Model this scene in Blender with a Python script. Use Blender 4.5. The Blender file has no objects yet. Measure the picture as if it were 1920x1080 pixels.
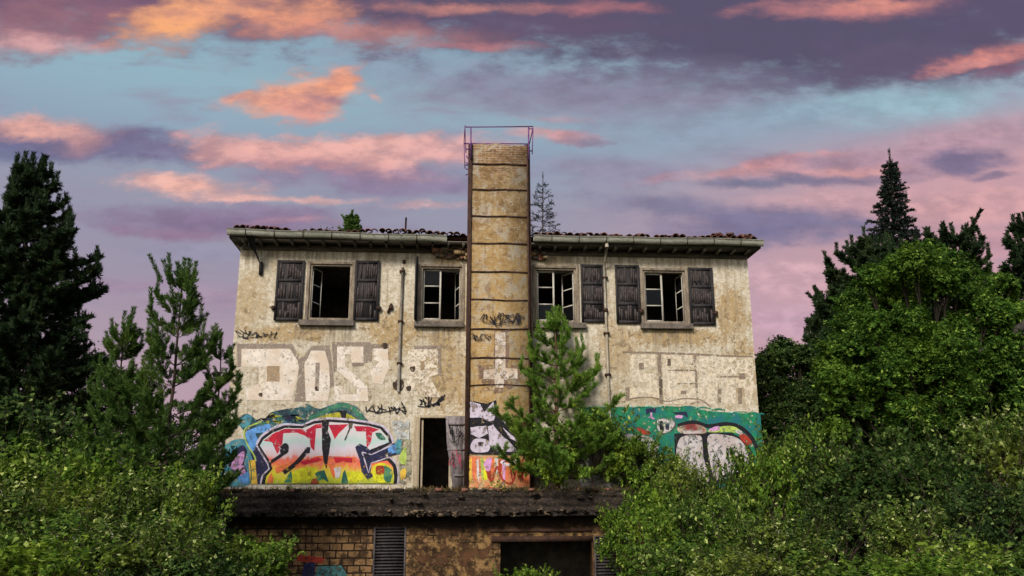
import bpy, math, random
import numpy as np
from mathutils import Vector, Matrix
from mathutils.geometry import tessellate_polygon

R = math.radians
scene = bpy.context.scene
COL = scene.collection

# ---------------------------------------------------------------- camera
PITCH, YAW, ROLL, FPX, DIST = R(14.35), R(4.45), R(-0.2), 1600.0, 26.0
_f = np.array([math.sin(YAW)*math.cos(PITCH), math.cos(YAW)*math.cos(PITCH), math.sin(PITCH)])
_r0 = np.array([math.cos(YAW), -math.sin(YAW), 0.0])
_u0 = np.cross(_r0, _f)
_r = math.cos(ROLL)*_r0 + math.sin(ROLL)*_u0
_u = -math.sin(ROLL)*_r0 + math.cos(ROLL)*_u0

def ray(px, py):
    d = (px-960)/FPX*_r - (py-540)/FPX*_u + _f
    return d/np.linalg.norm(d)
_d = ray(935, 908)
CAM = np.array([-_d[0]*DIST/_d[1], -DIST, -_d[2]*DIST/_d[1]])

def at(px, py, Y=0.0):
    """point on the vertical plane y = Y seen at photo pixel (px, py)"""
    d = ray(px, py)
    return CAM + d*((Y-CAM[1])/d[1])
def ppm(Y):            # photo pixels per metre at plane Y
    return FPX/(Y-CAM[1])

cam = bpy.data.cameras.new('camera')
cam.sensor_width = 36; cam.lens = 36*FPX/1920; cam.clip_end = 3000; cam.clip_start = 0.1
camo = bpy.data.objects.new('camera', cam); COL.objects.link(camo)
M = Matrix(((_r[0], _u[0], -_f[0], CAM[0]), (_r[1], _u[1], -_f[1], CAM[1]), (_r[2], _u[2], -_f[2], CAM[2]), (0, 0, 0, 1)))
camo.matrix_world = M
scene.camera = camo

# ---------------------------------------------------------------- node helpers
def srgb(r, g, b):
    def c(v):
        v /= 255.0
        return v/12.92 if v <= .04045 else ((v+.055)/1.055)**2.4
    return (c(r), c(g), c(b), 1)

class NT:
    def __init__(s, tree):
        s.t = tree; s.t.nodes.clear()
    def put(s, sock, v):
        if isinstance(v, bpy.types.NodeSocket): s.t.links.new(v, sock)
        elif v is not None:
            if sock.type == 'RGBA' and len(v) == 3: v = (*v, 1)
            sock.default_value = v
    def n(s, typ, out=0, props=None, **ins):
        nd = s.t.nodes.new(typ)
        for k, v in (props or {}).items(): setattr(nd, k, v)
        for k, v in ins.items():
            key = int(k[1:]) if k[0] == 'i' and k[1:].isdigit() else k.replace('_', ' ')
            s.put(nd.inputs[key], v)
        return nd.outputs[out] if out is not None else nd
    def math(s, op, a, b=None, c=None, clamp=False):
        nd = s.t.nodes.new('ShaderNodeMath'); nd.operation = op; nd.use_clamp = clamp
        for i, v in enumerate((a, b, c)):
            if v is not None: s.put(nd.inputs[i], v)
        return nd.outputs[0]
    def mix(s, f, a, b, mode='MIX'):
        nd = s.t.nodes.new('ShaderNodeMix'); nd.data_type = 'RGBA'; nd.blend_type = mode
        s.put(nd.inputs[0], f); s.put(nd.inputs[6], a); s.put(nd.inputs[7], b)
        return nd.outputs[2]
    def ramp(s, v, a, b, lo=0.0, hi=1.0, smooth=True):
        nd = s.t.nodes.new('ShaderNodeMapRange'); nd.interpolation_type = 'SMOOTHSTEP' if smooth else 'LINEAR'
        for i, x in enumerate((v, a, b, lo, hi)): s.put(nd.inputs[i], x)
        return nd.outputs[0]
    def cramp(s, v, stops):
        nd = s.t.nodes.new('ShaderNodeValToRGB'); el = nd.color_ramp.elements
        while len(el) < len(stops): el.new(.5)
        for e, (p, c) in zip(el, stops): e.position = p; e.color = (*c[:3], 1)
        s.put(nd.inputs[0], v)
        return nd.outputs[0]
    def noise(s, vec, scale, detail=4, rough=.55, dist=0.0, out=0):
        return s.n('ShaderNodeTexNoise', out, Vector=vec, Scale=scale, Detail=detail, Roughness=rough, Distortion=dist)
    def mapping(s, vec, loc=(0, 0, 0), rot=(0, 0, 0), sc=(1, 1, 1), typ='POINT'):
        return s.n('ShaderNodeMapping', 0, dict(vector_type=typ), Vector=vec, Location=loc, Rotation=rot, Scale=sc)
    def pos(s):
        return s.n('ShaderNodeNewGeometry', 0)
    def sep(s, v):
        nd = s.t.nodes.new('ShaderNodeSeparateXYZ'); s.put(nd.inputs[0], v); return nd.outputs
    def comb(s, x, y, z):
        return s.n('ShaderNodeCombineXYZ', 0, None, X=x, Y=y, Z=z)

# ---------------------------------------------------------------- sky
SUN_EL, SUN_AZ = 33.0, 205.0       # compass style: azimuth from +y towards +x; behind the camera
world = bpy.data.worlds.new('World'); scene.world = world; world.use_nodes = True
w = NT(world.node_tree)
dirv = w.n('ShaderNodeTexCoord', 0)
dx, dy, dz = w.sep(dirv)
az = w.math('ARCTAN2', dx, dy)
elv = w.math('ARCSINE', dz)
def dot2(v):
    return w.math('MULTIPLY_ADD', dx, v[0], w.math('MULTIPLY', dy, v[1]))
ahead = w.math('MAXIMUM', dot2((math.sin(YAW), math.cos(YAW))), .15)
ae = w.comb(w.math('DIVIDE', dot2((math.cos(YAW), -math.sin(YAW))), ahead), w.math('DIVIDE', dz, ahead), 0.0)
stretch = w.mapping(ae, sc=(1.0, 1.9, 1.0))
wn = w.noise(stretch, 5.0, 6, .6, out=1)
wn = w.n('ShaderNodeVectorMath', 0, dict(operation='SUBTRACT'), i0=wn, i1=(.5, .5, .5))
wn = w.n('ShaderNodeVectorMath', 0, dict(operation='MULTIPLY'), i0=wn, i1=(.085, .034, 0))
wn2 = w.noise(w.mapping(ae, sc=(1.0, 1.6, 1.0)), 24.0, 5, .6, out=1)
wn2 = w.n('ShaderNodeVectorMath', 0, dict(operation='MULTIPLY_ADD'), i0=wn2, i1=(.034, .018, 0), i2=(-.017, -.009, 0))
wn = w.n('ShaderNodeVectorMath', 0, dict(operation='ADD'), i0=wn, i1=wn2)
aew = w.n('ShaderNodeVectorMath', 0, dict(operation='ADD'), i0=ae, i1=wn)
edge = w.noise(w.mapping(ae, sc=(1.0, 2.2, 1.0)), 15.0, 9, .6, .0)
edge = w.math('SUBTRACT', edge, .5)
puff = w.noise(w.mapping(ae, sc=(1.0, 2.0, 1.0)), 20.0, 9, .62, .0)

def AE(px, py):
    d = ray(px, py); h = d[0]*math.sin(YAW)+d[1]*math.cos(YAW); return (d[0]*math.cos(YAW)-d[1]*math.sin(YAW))/h, d[2]/h
def az_of(px, py):
    d = ray(px, py); return math.atan2(d[0], d[1])
def el_of(py): return math.asin(ray(960, py)[2])
E0, E1 = R(-6), R(60)
t = w.ramp(elv, E0, E1, smooth=False)
stops = [(1100, (150, 130, 140)), (950, (196, 156, 166)), (700, (180, 154, 168)), (600, (166, 149, 168)), (500, (153, 147, 169)), (400, (150, 151, 172)),
         (300, (142, 162, 184)), (190, (146, 174, 190)), (90, (136, 164, 184)), (-250, (104, 112, 150)), (-900, (96, 118, 160))]
sky = w.cramp(t, [(max(0, min(1, (el_of(p)-E0)/(E1-E0))), srgb(*c)) for p, c in stops])
# large soft side-to-side drift: pinker to the right, low down
drift = w.math('MULTIPLY', w.ramp(az, az_of(900, 500), az_of(1900, 500)), w.ramp(elv, el_of(230), el_of(420)))
sky = w.mix(w.math('MULTIPLY', drift, .75), sky, srgb(216, 158, 164))
blue_l = w.math('MULTIPLY', w.ramp(az, az_of(900, 200), az_of(100, 200)), w.ramp(elv, el_of(330), el_of(180)))
sky = w.mix(w.math('MULTIPLY', blue_l, .4), sky, srgb(138, 186, 202))
thin = w.noise(w.mapping(ae, rot=(0, 0, R(4)), sc=(1, 4.5, 1)), 6.0, 6, .6, .3)
sky = w.mix(w.ramp(thin, .48, .72, 0, .55), sky, srgb(150, 138, 164))

aew_, puff_ = aew, puff
def blob(cx, cy, rx, ry, rot, col, op=1.0, soft=.5, rough=1.0, shade=.14):
    """one cloud patch at a fixed bearing and height in the sky"""
    global sky, aew_, puff_
    a, e = AE(cx, cy)
    ku = AE(cx+1, cy)[0]-a; kv = e-AE(cx, cy+1)[1]
    v = w.mapping(aew_, loc=(a, e, 0), rot=(0, 0, R(-rot*.8)), sc=(rx*ku, ry*kv, 1), typ='TEXTURE')
    ln = w.n('ShaderNodeVectorMath', 1, dict(operation='LENGTH'), i0=v)
    ln = w.math('MULTIPLY_ADD', edge, 1.7*rough, ln)
    m = w.ramp(ln, 1.08+soft*.5, .9-soft, 0, op)
    if col[0] > 200: col = (col[0]+2, min(255, col[1]+9), min(255, col[2]+8))
    c = srgb(*col)
    pg = srgb(126, 112, 140); kk = .34 if c[0] > .4 else .12
    dark = tuple((x*(1-kk)+g_*kk)*(1-shade*.5) for x, g_ in zip(c[:3], pg)); lite = tuple(min(1, x*(1+shade*.6)) for x in c[:3])
    cc = w.mix(w.ramp(puff_, .36, .64), dark, lite)
    sky = w.mix(m, sky, cc)
    # each patch is evaluated after the one below it
    aew_ = w.n('ShaderNodeVectorMath', 0, dict(operation='MULTIPLY_ADD'), i0=sky, i1=(1e-7, 1e-7, 0), i2=aew)
    puff_ = w.math('MULTIPLY_ADD', m, 1e-7, puff)

CLOUDS = [
 # the dark bank along the top
 (1150, 185, 420, 50, 3, (138, 128, 156), .75, .9, 1.0), (820, 130, 300, 30, 0, (140, 150, 175), .5, .9, 1),
 (300, -40, 900, 125, 0, (118, 88, 114), 1, .35, .8), (1250, -40, 980, 165, 3, (88, 80, 108), 1, .3, .7),
 (1500, 60, 480, 104, 3, (86, 80, 108), 1, .35, .8), (1720, 120, 190, 48, 3, (96, 84, 112), .95, .5, 1.1), (1330, 150, 230, 36, 4, (112, 106, 134), .8, .9, 1), (1050, 165, 260, 30, 2, (132, 126, 154), .7, .9, 1),
 (60, 50, 230, 55, -4, (150, 104, 118), .85, .7, 1), (70, 82, 140, 18, 6, (216, 152, 152), .85, .8, 1),
 (330, 40, 105, 44, -18, (250, 156, 92), .95, .6, 1.2), (420, 16, 120, 22, -10, (240, 150, 105), .8, .8, 1.2), (500, 58, 90, 20, -6, (118, 88, 112), .7, .8, 1), (560, 36, 110, 32, -4, (242, 146, 98), .9, .7, 1.3),
 (680, 60, 200, 24, 4, (206, 124, 110), .75, .9, 1.3), (860, 14, 170, 12, 2, (222, 130, 108), .8, .8, 1.4), (1010, 50, 240, 30, 2, (104, 84, 112), .7, .9, 1),
 (880, 86, 110, 8, 2, (196, 120, 120), .7, .8, 1.2), (1130, 18, 110, 13, 2, (190, 112, 112), .7, .9, 1.3),
 (1600, 14, 210, 20, -3, (208, 118, 112), .8, .8, 1.4), (1650, 4, 130, 12, 0, (226, 132, 112), .8, .8, 1.3),
 (1870, 98, 140, 20, -22, (232, 128, 110), .9, .7, 1.2), (1810, 124, 60, 12, -18, (218, 130, 122), .8, .7, 1.2), (1880, 135, 90, 12, -18, (128, 86, 110), .7, .7, 1),
 (1720, 195, 250, 34, -6, (148, 186, 200), .85, .9, 1.0), (1480, 215, 160, 22, -6, (142, 172, 192), .7, .9, 1.0),
 (1900, 30, 170, 62, 4, (90, 80, 110), 1, .5, .9),
 # small lit cloud in the blue
 (560, 174, 118, 42, -10, (240, 150, 112), .95, .5, 1.2), (636, 152, 46, 22, -8, (246, 150, 108), .95, .5, 1.2), (450, 178, 32, 11, -8, (236, 150, 120), .9, .7, 1),
 (552, 208, 55, 22, 8, (226, 142, 126), .9, .6, 1.2), (610, 182, 62, 10, 14, (160, 116, 134), .7, .8, 1.2), (708, 186, 14, 6, 20, (214, 150, 140), .7, .9, 1),
 # the band left of the chimney
 (150, 268, 270, 34, 5, (112, 106, 142), .95, .5, .9), (30, 285, 120, 22, 0, (104, 108, 146), .8, .6, 1), (55, 238, 130, 22, 4, (224, 154, 142), .95, .6, 1.2), (150, 262, 50, 26, 0, (214, 144, 136), .6, .8, 1.2),
 (700, 322, 280, 40, 5, (146, 124, 156), .9, .7, 1), (330, 282, 130, 24, 10, (118, 108, 142), .8, .7, 1),
 (420, 276, 88, 34, 4, (220, 152, 146), .92, .5, 1.2), (520, 285, 80, 22, 8, (220, 152, 148), .8, .6, 1.2), (690, 282, 235, 36, 0, (232, 162, 152), .95, .4, 1.2), (600, 305, 130, 16, 6, (200, 142, 150), .7, .9, 1.2), (830, 290, 90, 30, 0, (224, 158, 156), .75, .8, 1),
 (770, 335, 90, 12, 0, (190, 146, 160), .7, .9, 1.2), (780, 352, 190, 18, 4, (140, 126, 158), .8, .8, 1),
 (360, 350, 135, 22, 3, (238, 168, 152), .95, .6, 1.2), (300, 340, 60, 8, -4, (236, 170, 156), .8, .7, 1.2), (470, 372, 190, 8, 1, (232, 168, 158), .9, .7, 1.3), (800, 383, 70, 8, 1, (220, 168, 168), .85, .8, 1.2),
 (430, 412, 290, 30, 2, (134, 112, 146), .9, .6, .9), (500, 395, 160, 12, 0, (144, 124, 156), .7, .8, 1), (560, 412, 90, 7, 1, (188, 140, 156), .7, .9, 1.3), (330, 432, 130, 12, 5, (150, 112, 142), .7, .8, 1),
 (240, 530, 130, 14, 0, (160, 132, 160), .6, .9, 1), (380, 470, 130, 22, 0, (150, 148, 176), .7, .9, 1), (400, 560, 160, 24, 0, (176, 146, 170), .6, .9, 1),
 # right of the chimney
 (1060, 256, 70, 13, 8, (196, 136, 142), .9, .6, 1.2), (1110, 268, 50, 7, 4, (140, 112, 138), .8, .7, 1.2), (1000, 250, 60, 14, 0, (224, 152, 148), .7, .8, 1.1), (1040, 220, 60, 8, 0, (196, 150, 160), .5, .9, 1.2),
 (1130, 320, 190, 30, 4, (146, 138, 166), .8, .8, 1), (1300, 250, 250, 40, -6, (142, 158, 180), .6, .9, 1),
 (1840, 258, 260, 34, -9, (196, 152, 166), .75, .8, 1), (1560, 310, 260, 28, -7, (180, 140, 158), .85, .8, 1.1),
 (1400, 318, 170, 10, -8, (216, 146, 146), .75, .7, 1.4), (1470, 298, 90, 10, -8, (222, 140, 136), .8, .7, 1.3), (1600, 318, 110, 12, -8, (226, 150, 146), .8, .7, 1.4), (1520, 300, 130, 12, 6, (160, 130, 150), .7, .8, 1.3),
 (1440, 340, 170, 12, 1, (112, 116, 146), .85, .8, 1.3), (1590, 335, 130, 10, -4, (124, 114, 144), .8, .8, 1.3), (1800, 302, 115, 22, -2, (114, 106, 140), .9, .6, 1.1), (1860, 326, 60, 8, -4, (120, 110, 142), .8, .7, 1.2),
 (1800, 385, 260, 46, 0, (218, 154, 156), .8, .9, .9), (1560, 370, 130, 18, -4, (214, 158, 164), .7, .9, 1),
 (1240, 382, 140, 24, 3, (128, 124, 154), .9, .7, 1), (1460, 420, 230, 34, 1, (120, 116, 150), .92, .6, .9), (1400, 440, 160, 18, 2, (112, 110, 146), .7, .8, 1),
 (1850, 460, 130, 18, 0, (196, 146, 162), .6, .9, 1), (1480, 515, 110, 34, 4, (226, 170, 178), .8, .9, .9), (1500, 600, 130, 40, 0, (212, 162, 182), .7, .9, .9),
]
for c in CLOUDS: blob(*c)
nish = w.n('ShaderNodeTexSky', 0, dict(sky_type='NISHITA', sun_disc=False, sun_elevation=R(SUN_EL), sun_rotation=R(SUN_AZ), altitude=300.0, air_density=1.0, dust_density=3.0, ozone_density=1.0))
nish = w.n('ShaderNodeVectorMath', 0, dict(operation='SCALE'), i0=nish, Scale=.11)
sky = w.n('ShaderNodeHueSaturation', 0, None, Saturation=.93, Color=sky)
behind = w.ramp(dy, .05, -.45)
skyc = w.mix(behind, sky, nish)
bg = w.n('ShaderNodeBackground', 0, Color=skyc, Strength=1.0)
w.n('ShaderNodeOutputWorld', None, Surface=bg)

sun = bpy.data.lights.new('sun', 'SUN'); sun.energy = 3.6; sun.angle = R(14); sun.color = (1.0, .93, .84)
suno = bpy.data.objects.new('sun', sun); COL.objects.link(suno)
sd = Vector((math.sin(R(SUN_AZ))*math.cos(R(SUN_EL)), math.cos(R(SUN_AZ))*math.cos(R(SUN_EL)), math.sin(R(SUN_EL))))
suno.rotation_euler = sd.to_track_quat('Z', 'Y').to_euler()
suno.location = sd*60

vs = scene.view_settings; vs.view_transform = 'Standard'; vs.look = 'None'; vs.exposure = 0.0; vs.gamma = 1.0; vs.use_curve_mapping = False
scene.cycles.max_bounces = 6; scene.cycles.diffuse_bounces = 3; scene.cycles.transparent_max_bounces = 12
scene.cycles.use_denoising = True

# ---------------------------------------------------------------- mesh helpers
def mesh_np(name, verts, faces_flat, sizes, mats, midx=None, smooth=False):
    me = bpy.data.meshes.new(name)
    nv = len(verts); nl = len(faces_flat); nf = len(sizes)
    me.vertices.add(nv); me.vertices.foreach_set('co', np.asarray(verts, np.float32).ravel())
    me.loops.add(nl); me.loops.foreach_set('vertex_index', np.asarray(faces_flat, np.int32))
    me.polygons.add(nf)
    st = np.concatenate(([0], np.cumsum(sizes)[:-1])).astype(np.int32)
    me.polygons.foreach_set('loop_start', st)
    me.polygons.foreach_set('loop_total', np.asarray(sizes, np.int32))
    if midx is not None: me.polygons.foreach_set('material_index', np.asarray(midx, np.int32))
    if smooth: me.polygons.foreach_set('use_smooth', np.ones(nf, bool))
    for m in mats: me.materials.append(m)
    me.update(calc_edges=True); me.validate()
    return me

def link(name, me, parent=None):
    o = bpy.data.objects.new(name, me); COL.objects.link(o)
    if parent is not None: o.parent = parent
    return o
def tag(o, label=None, cat=None, group=None, kind=None):
    if label: o['label'] = label
    if cat: o['category'] = cat
    if group: o['group'] = group
    if kind: o['kind'] = kind
    return o
def empty(name, loc):
    o = bpy.data.objects.new(name, None); COL.objects.link(o); o.location = loc; o.empty_display_size = .2
    return o

class MB:
    """collects polygons (world metres) and links them as one mesh"""
    def __init__(s): s.v = []; s.f = []; s.m = []
    def add(s, vs_, fs, m=0):
        o = len(s.v); s.v += [tuple(map(float, p)) for p in vs_]
        for f in fs: s.f.append([o+i for i in f]); s.m.append(m)
        return s
    def box(s, x0, x1, y0, y1, z0, z1, m=0, jit=0.0, rng=random):
        p = [(x, y, z) for z in (z0, z1) for y in (y0, y1) for x in (x0, x1)]
        if jit: p = [tuple(c+rng.uniform(-jit, jit) for c in q) for q in p]
        return s.add(p, [(0, 2, 3, 1), (4, 5, 7, 6), (0, 1, 5, 4), (2, 6, 7, 3), (0, 4, 6, 2), (1, 3, 7, 5)], m)
    def obox(s, c, ax, ay, az_, m=0):
        c = np.array(c, float); ax, ay, az_ = (np.array(a, float)/2 for a in (ax, ay, az_))
        p = [c+i*ax+j*ay+k*az_ for k in (-1, 1) for j in (-1, 1) for i in (-1, 1)]
        return s.add(p, [(0, 2, 3, 1), (4, 5, 7, 6), (0, 1, 5, 4), (2, 6, 7, 3), (0, 4, 6, 2), (1, 3, 7, 5)], m)
    def bar(s, a, b, wx, wy, m=0):
        a = np.array(a, float); b = np.array(b, float); d = b-a; L = np.linalg.norm(d); d /= L
        h = np.array([0, 0, 1.]) if abs(d[2]) < .9 else np.array([1., 0, 0])
        u = np.cross(d, h); u /= np.linalg.norm(u); v = np.cross(u, d)
        return s.obox((a+b)/2, u*wx, v*wy, d*L, m)
    def tube(s, pts, rad, n=8, m=0, cap=True):
        pts = [np.array(p, float) for p in pts]; k = len(pts)
        if not hasattr(rad, '__len__'): rad = [rad]*k
        o = len(s.v)
        for i, p in enumerate(pts):
            d = pts[min(i+1, k-1)]-pts[max(i-1, 0)]; d /= np.linalg.norm(d)+1e-9
            h = np.array([0, 0, 1.]) if abs(d[2]) < .8 else np.array([1., 0, 0])
            u = np.cross(d, h); u /= np.linalg.norm(u); v = np.cross(d, u)
            for j in range(n):
                a = 2*math.pi*j/n; s.v.append(tuple(p+rad[i]*(math.cos(a)*u+math.sin(a)*v)))
        for i in range(k-1):
            for j in range(n):
                s.f.append([o+i*n+j, o+i*n+(j+1) % n, o+(i+1)*n+(j+1) % n, o+(i+1)*n+j]); s.m.append(m)
        if cap:
            s.f.append([o+j for j in range(n)]); s.m.append(m)
            s.f.append([o+(k-1)*n+j for j in range(n)][::-1]); s.m.append(m)
        return s
    def poly(s, pts, m=0):
        """flat outline, split in triangles"""
        tris = tessellate_polygon([[Vector(p) for p in pts]])
        return s.add(pts, [tuple(t_) for t_ in tris], m)
    def build(s, name, mats, parent=None, smooth=False, bevel=0.0):
        if not isinstance(mats, (list, tuple)): mats = [mats]
        base = np.array(parent_loc(parent)); v = np.array(s.v)-base
        me = mesh_np(name, v, [i for f in s.f for i in f], [len(f) for f in s.f], mats, s.m, smooth)
        o = link(name, me, parent)
        if bevel:
            b = o.modifiers.new('bevel', 'BEVEL'); b.width = bevel; b.segments = 2; b.limit_method = 'ANGLE'
        return o
def parent_loc(p):
    l = Vector((0, 0, 0))
    while p is not None: l = l+p.location; p = p.parent
    return l

# ---------------------------------------------------------------- materials
def material(name):
    m = bpy.data.materials.new(name); m.use_nodes = True
    return m, NT(m.node_tree)
def finish(nt, col, rough=.85, bump=None, bstr=.3, bdist=.02, spec=.25, metal=0.0, alpha=None):
    nrm = None
    if bump is not None: nrm = nt.n('ShaderNodeBump', 0, Height=bump, Strength=bstr, Distance=bdist)
    b = nt.n('ShaderNodeBsdfPrincipled', 0, Base_Color=col, Roughness=rough, Specular_IOR_Level=spec, Metallic=metal, Normal=nrm)
    if alpha is not None:
        b = nt.n('ShaderNodeMixShader', 0, i0=alpha, i1=nt.n('ShaderNodeBsdfTransparent', 0), i2=b)
    nt.n('ShaderNodeOutputMaterial', None, Surface=b)

def spot(nt, x, z, cx, cz, rx, rz, wob, soft=.35):
    """soft-edged weather stain with its own place on the wall"""
    a = nt.math('DIVIDE', nt.math('SUBTRACT', x, cx), rx); b = nt.math('DIVIDE', nt.math('SUBTRACT', z, cz), rz)
    d = nt.math('SQRT', nt.math('ADD', nt.math('MULTIPLY', a, a), nt.math('MULTIPLY', b, b)))
    return nt.ramp(nt.math('ADD', d, wob), 1+soft*.5, 1-soft)

XLW, XRW = -8.05, 8.1
def mat_plaster():
    m, nt = material('weathered plaster'); p = nt.pos(); x, y, z = nt.sep(p)
    big = nt.noise(p, .55, 5, .6); mid = nt.noise(p, 2.2, 6, .65, .4); fine = nt.noise(p, 13, 6, .7); grit = nt.noise(p, 48, 3, .7)
    col = nt.mix(nt.ramp(big, .38, .62), (.54, .49, .39), (.67, .635, .54))
    col = nt.mix(nt.ramp(mid, .47, .62, 0, .6), col, (.46, .39, .26))
    fl2 = nt.noise(nt.mapping(p, sc=(1, 1, 1.5)), 8.5, 8, .78, .7); col = nt.mix(nt.ramp(fl2, .5, .58, 0, .72), col, (.32, .245, .14)); col = nt.mix(nt.ramp(fl2, .44, .34, 0, .6), col, (.66, .62, .53))
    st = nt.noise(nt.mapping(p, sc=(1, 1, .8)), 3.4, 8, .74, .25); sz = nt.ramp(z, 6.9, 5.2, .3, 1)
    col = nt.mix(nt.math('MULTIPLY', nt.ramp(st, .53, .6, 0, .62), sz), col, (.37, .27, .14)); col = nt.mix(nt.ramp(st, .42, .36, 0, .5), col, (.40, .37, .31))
    wob = nt.math('MULTIPLY', nt.math('ADD', nt.math('SUBTRACT', mid, .5), nt.math('MULTIPLY', nt.math('SUBTRACT', fine, .5), .8)), 3.0)
    och = None
    for (cx, cz, rx, rz, k) in [(at(540, 630)[0], 4.5, 1.7, .34, 1.0), (at(735, 625)[0], 4.5, 1.0, .9, 1.0), (at(835, 690)[0], 3.4, .85, 1.6, .95), (at(1270, 635)[0], 4.5, 2.3, .36, 1.0),
                              (at(1372, 590)[0], 5.3, .6, 1.1, 1.0), (at(1160, 650)[0], 4.2, .8, 1.1, .8), (at(470, 545)[0], 5.4, .6, 1.3, .6), (at(840, 480)[0], 6.9, .5, .45, .8), (at(1390, 680)[0], 3.6, .55, 1.2, .9), (at(1040, 475)[0], 7.0, .5, .3, .6)]:
        s_ = nt.math('MULTIPLY', spot(nt, x, z, cx, cz, rx*.85, rz*.85, wob), k*.88)
        och = s_ if och is None else nt.math('MAXIMUM', och, s_)
    ocol = nt.mix(nt.ramp(fine, .35, .65), (.25, .14, .035), (.43, .285, .095))
    col = nt.mix(nt.math('MULTIPLY', och, nt.ramp(fine, .25, .6, .6, 1)), col, ocol)
    mo = nt.noise(p, 6.0, 9, .8, .3); col = nt.mix(nt.ramp(mo, .5, .62, 0, .5), col, (.29, .24, .165)); col = nt.mix(nt.ramp(mo, .48, .38, 0, .6), col, (.69, .66, .58))
    # runs of grime down the face
    run = nt.noise(nt.mapping(p, sc=(7, 7, .5)), 1.0, 6, .6, .2)
    col = nt.mix(nt.ramp(run, .5, .7, 0, .6), col, (.27, .22, .15))
    run2 = nt.noise(nt.mapping(p, sc=(3, 3, .28)), 1.7, 5, .65, .3)
    col = nt.mix(nt.ramp(run2, .5, .7, 0, .45), col, (.36, .30, .20))
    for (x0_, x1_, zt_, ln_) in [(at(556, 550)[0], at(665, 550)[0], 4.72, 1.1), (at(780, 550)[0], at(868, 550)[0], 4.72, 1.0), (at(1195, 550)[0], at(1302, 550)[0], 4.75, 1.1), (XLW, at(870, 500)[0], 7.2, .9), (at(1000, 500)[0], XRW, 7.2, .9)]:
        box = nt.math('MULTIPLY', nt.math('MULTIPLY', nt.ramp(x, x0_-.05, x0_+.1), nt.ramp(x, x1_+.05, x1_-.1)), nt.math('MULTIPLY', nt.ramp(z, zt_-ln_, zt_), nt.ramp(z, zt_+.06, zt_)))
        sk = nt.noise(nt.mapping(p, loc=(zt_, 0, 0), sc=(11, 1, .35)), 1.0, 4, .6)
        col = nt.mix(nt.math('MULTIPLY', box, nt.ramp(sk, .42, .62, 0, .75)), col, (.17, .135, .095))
    # chips where plaster has come away
    chip = nt.noise(p, 5.0, 8, .72, .5)
    zone = nt.math('ADD', nt.ramp(z, 6.6, 4.0, 0, .07), nt.math('MULTIPLY', och, .05))
    cth = nt.math('SUBTRACT', .655, zone)
    chipm = nt.ramp(chip, cth, nt.math('ADD', cth, .035))
    col = nt.mix(nt.math('MULTIPLY', chipm, .8), col, nt.mix(nt.ramp(grit, .35, .65), (.12, .085, .05), (.27, .2, .12)))
    col = nt.mix(nt.ramp(grit, .3, .7, 0, .3), col, (.24, .2, .14))
    speck = nt.noise(p, 26, 2, .5); col = nt.mix(nt.ramp(speck, .64, .72, 0, .75), col, (.11, .085, .055))
    h = nt.math('SUBTRACT', nt.math('MULTIPLY_ADD', fine, .5, nt.math('MULTIPLY', grit, .3)), nt.math('MULTIPLY', chipm, .9))
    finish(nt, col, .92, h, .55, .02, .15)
    return m

def mat_simple(name, c1, c2, scale=4, rough=.8, c3=None, streak=None, bump=.3, metal=0.0, spec=.25):
    m, nt = material(name); p = nt.pos()
    v = p if streak is None else nt.mapping(p, sc=streak)
    a = nt.noise(v, scale, 6, .65, .3); b = nt.noise(p, scale*5, 4, .7)
    col = nt.mix(nt.ramp(a, .35, .65), c1, c2)
    if c3: col = nt.mix(nt.ramp(b, .52, .68, 0, .85), col, c3)
    finish(nt, col, rough, nt.math('ADD', a, nt.math('MULTIPLY', b, .5)), bump, .015, spec, metal)
    return m

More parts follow.
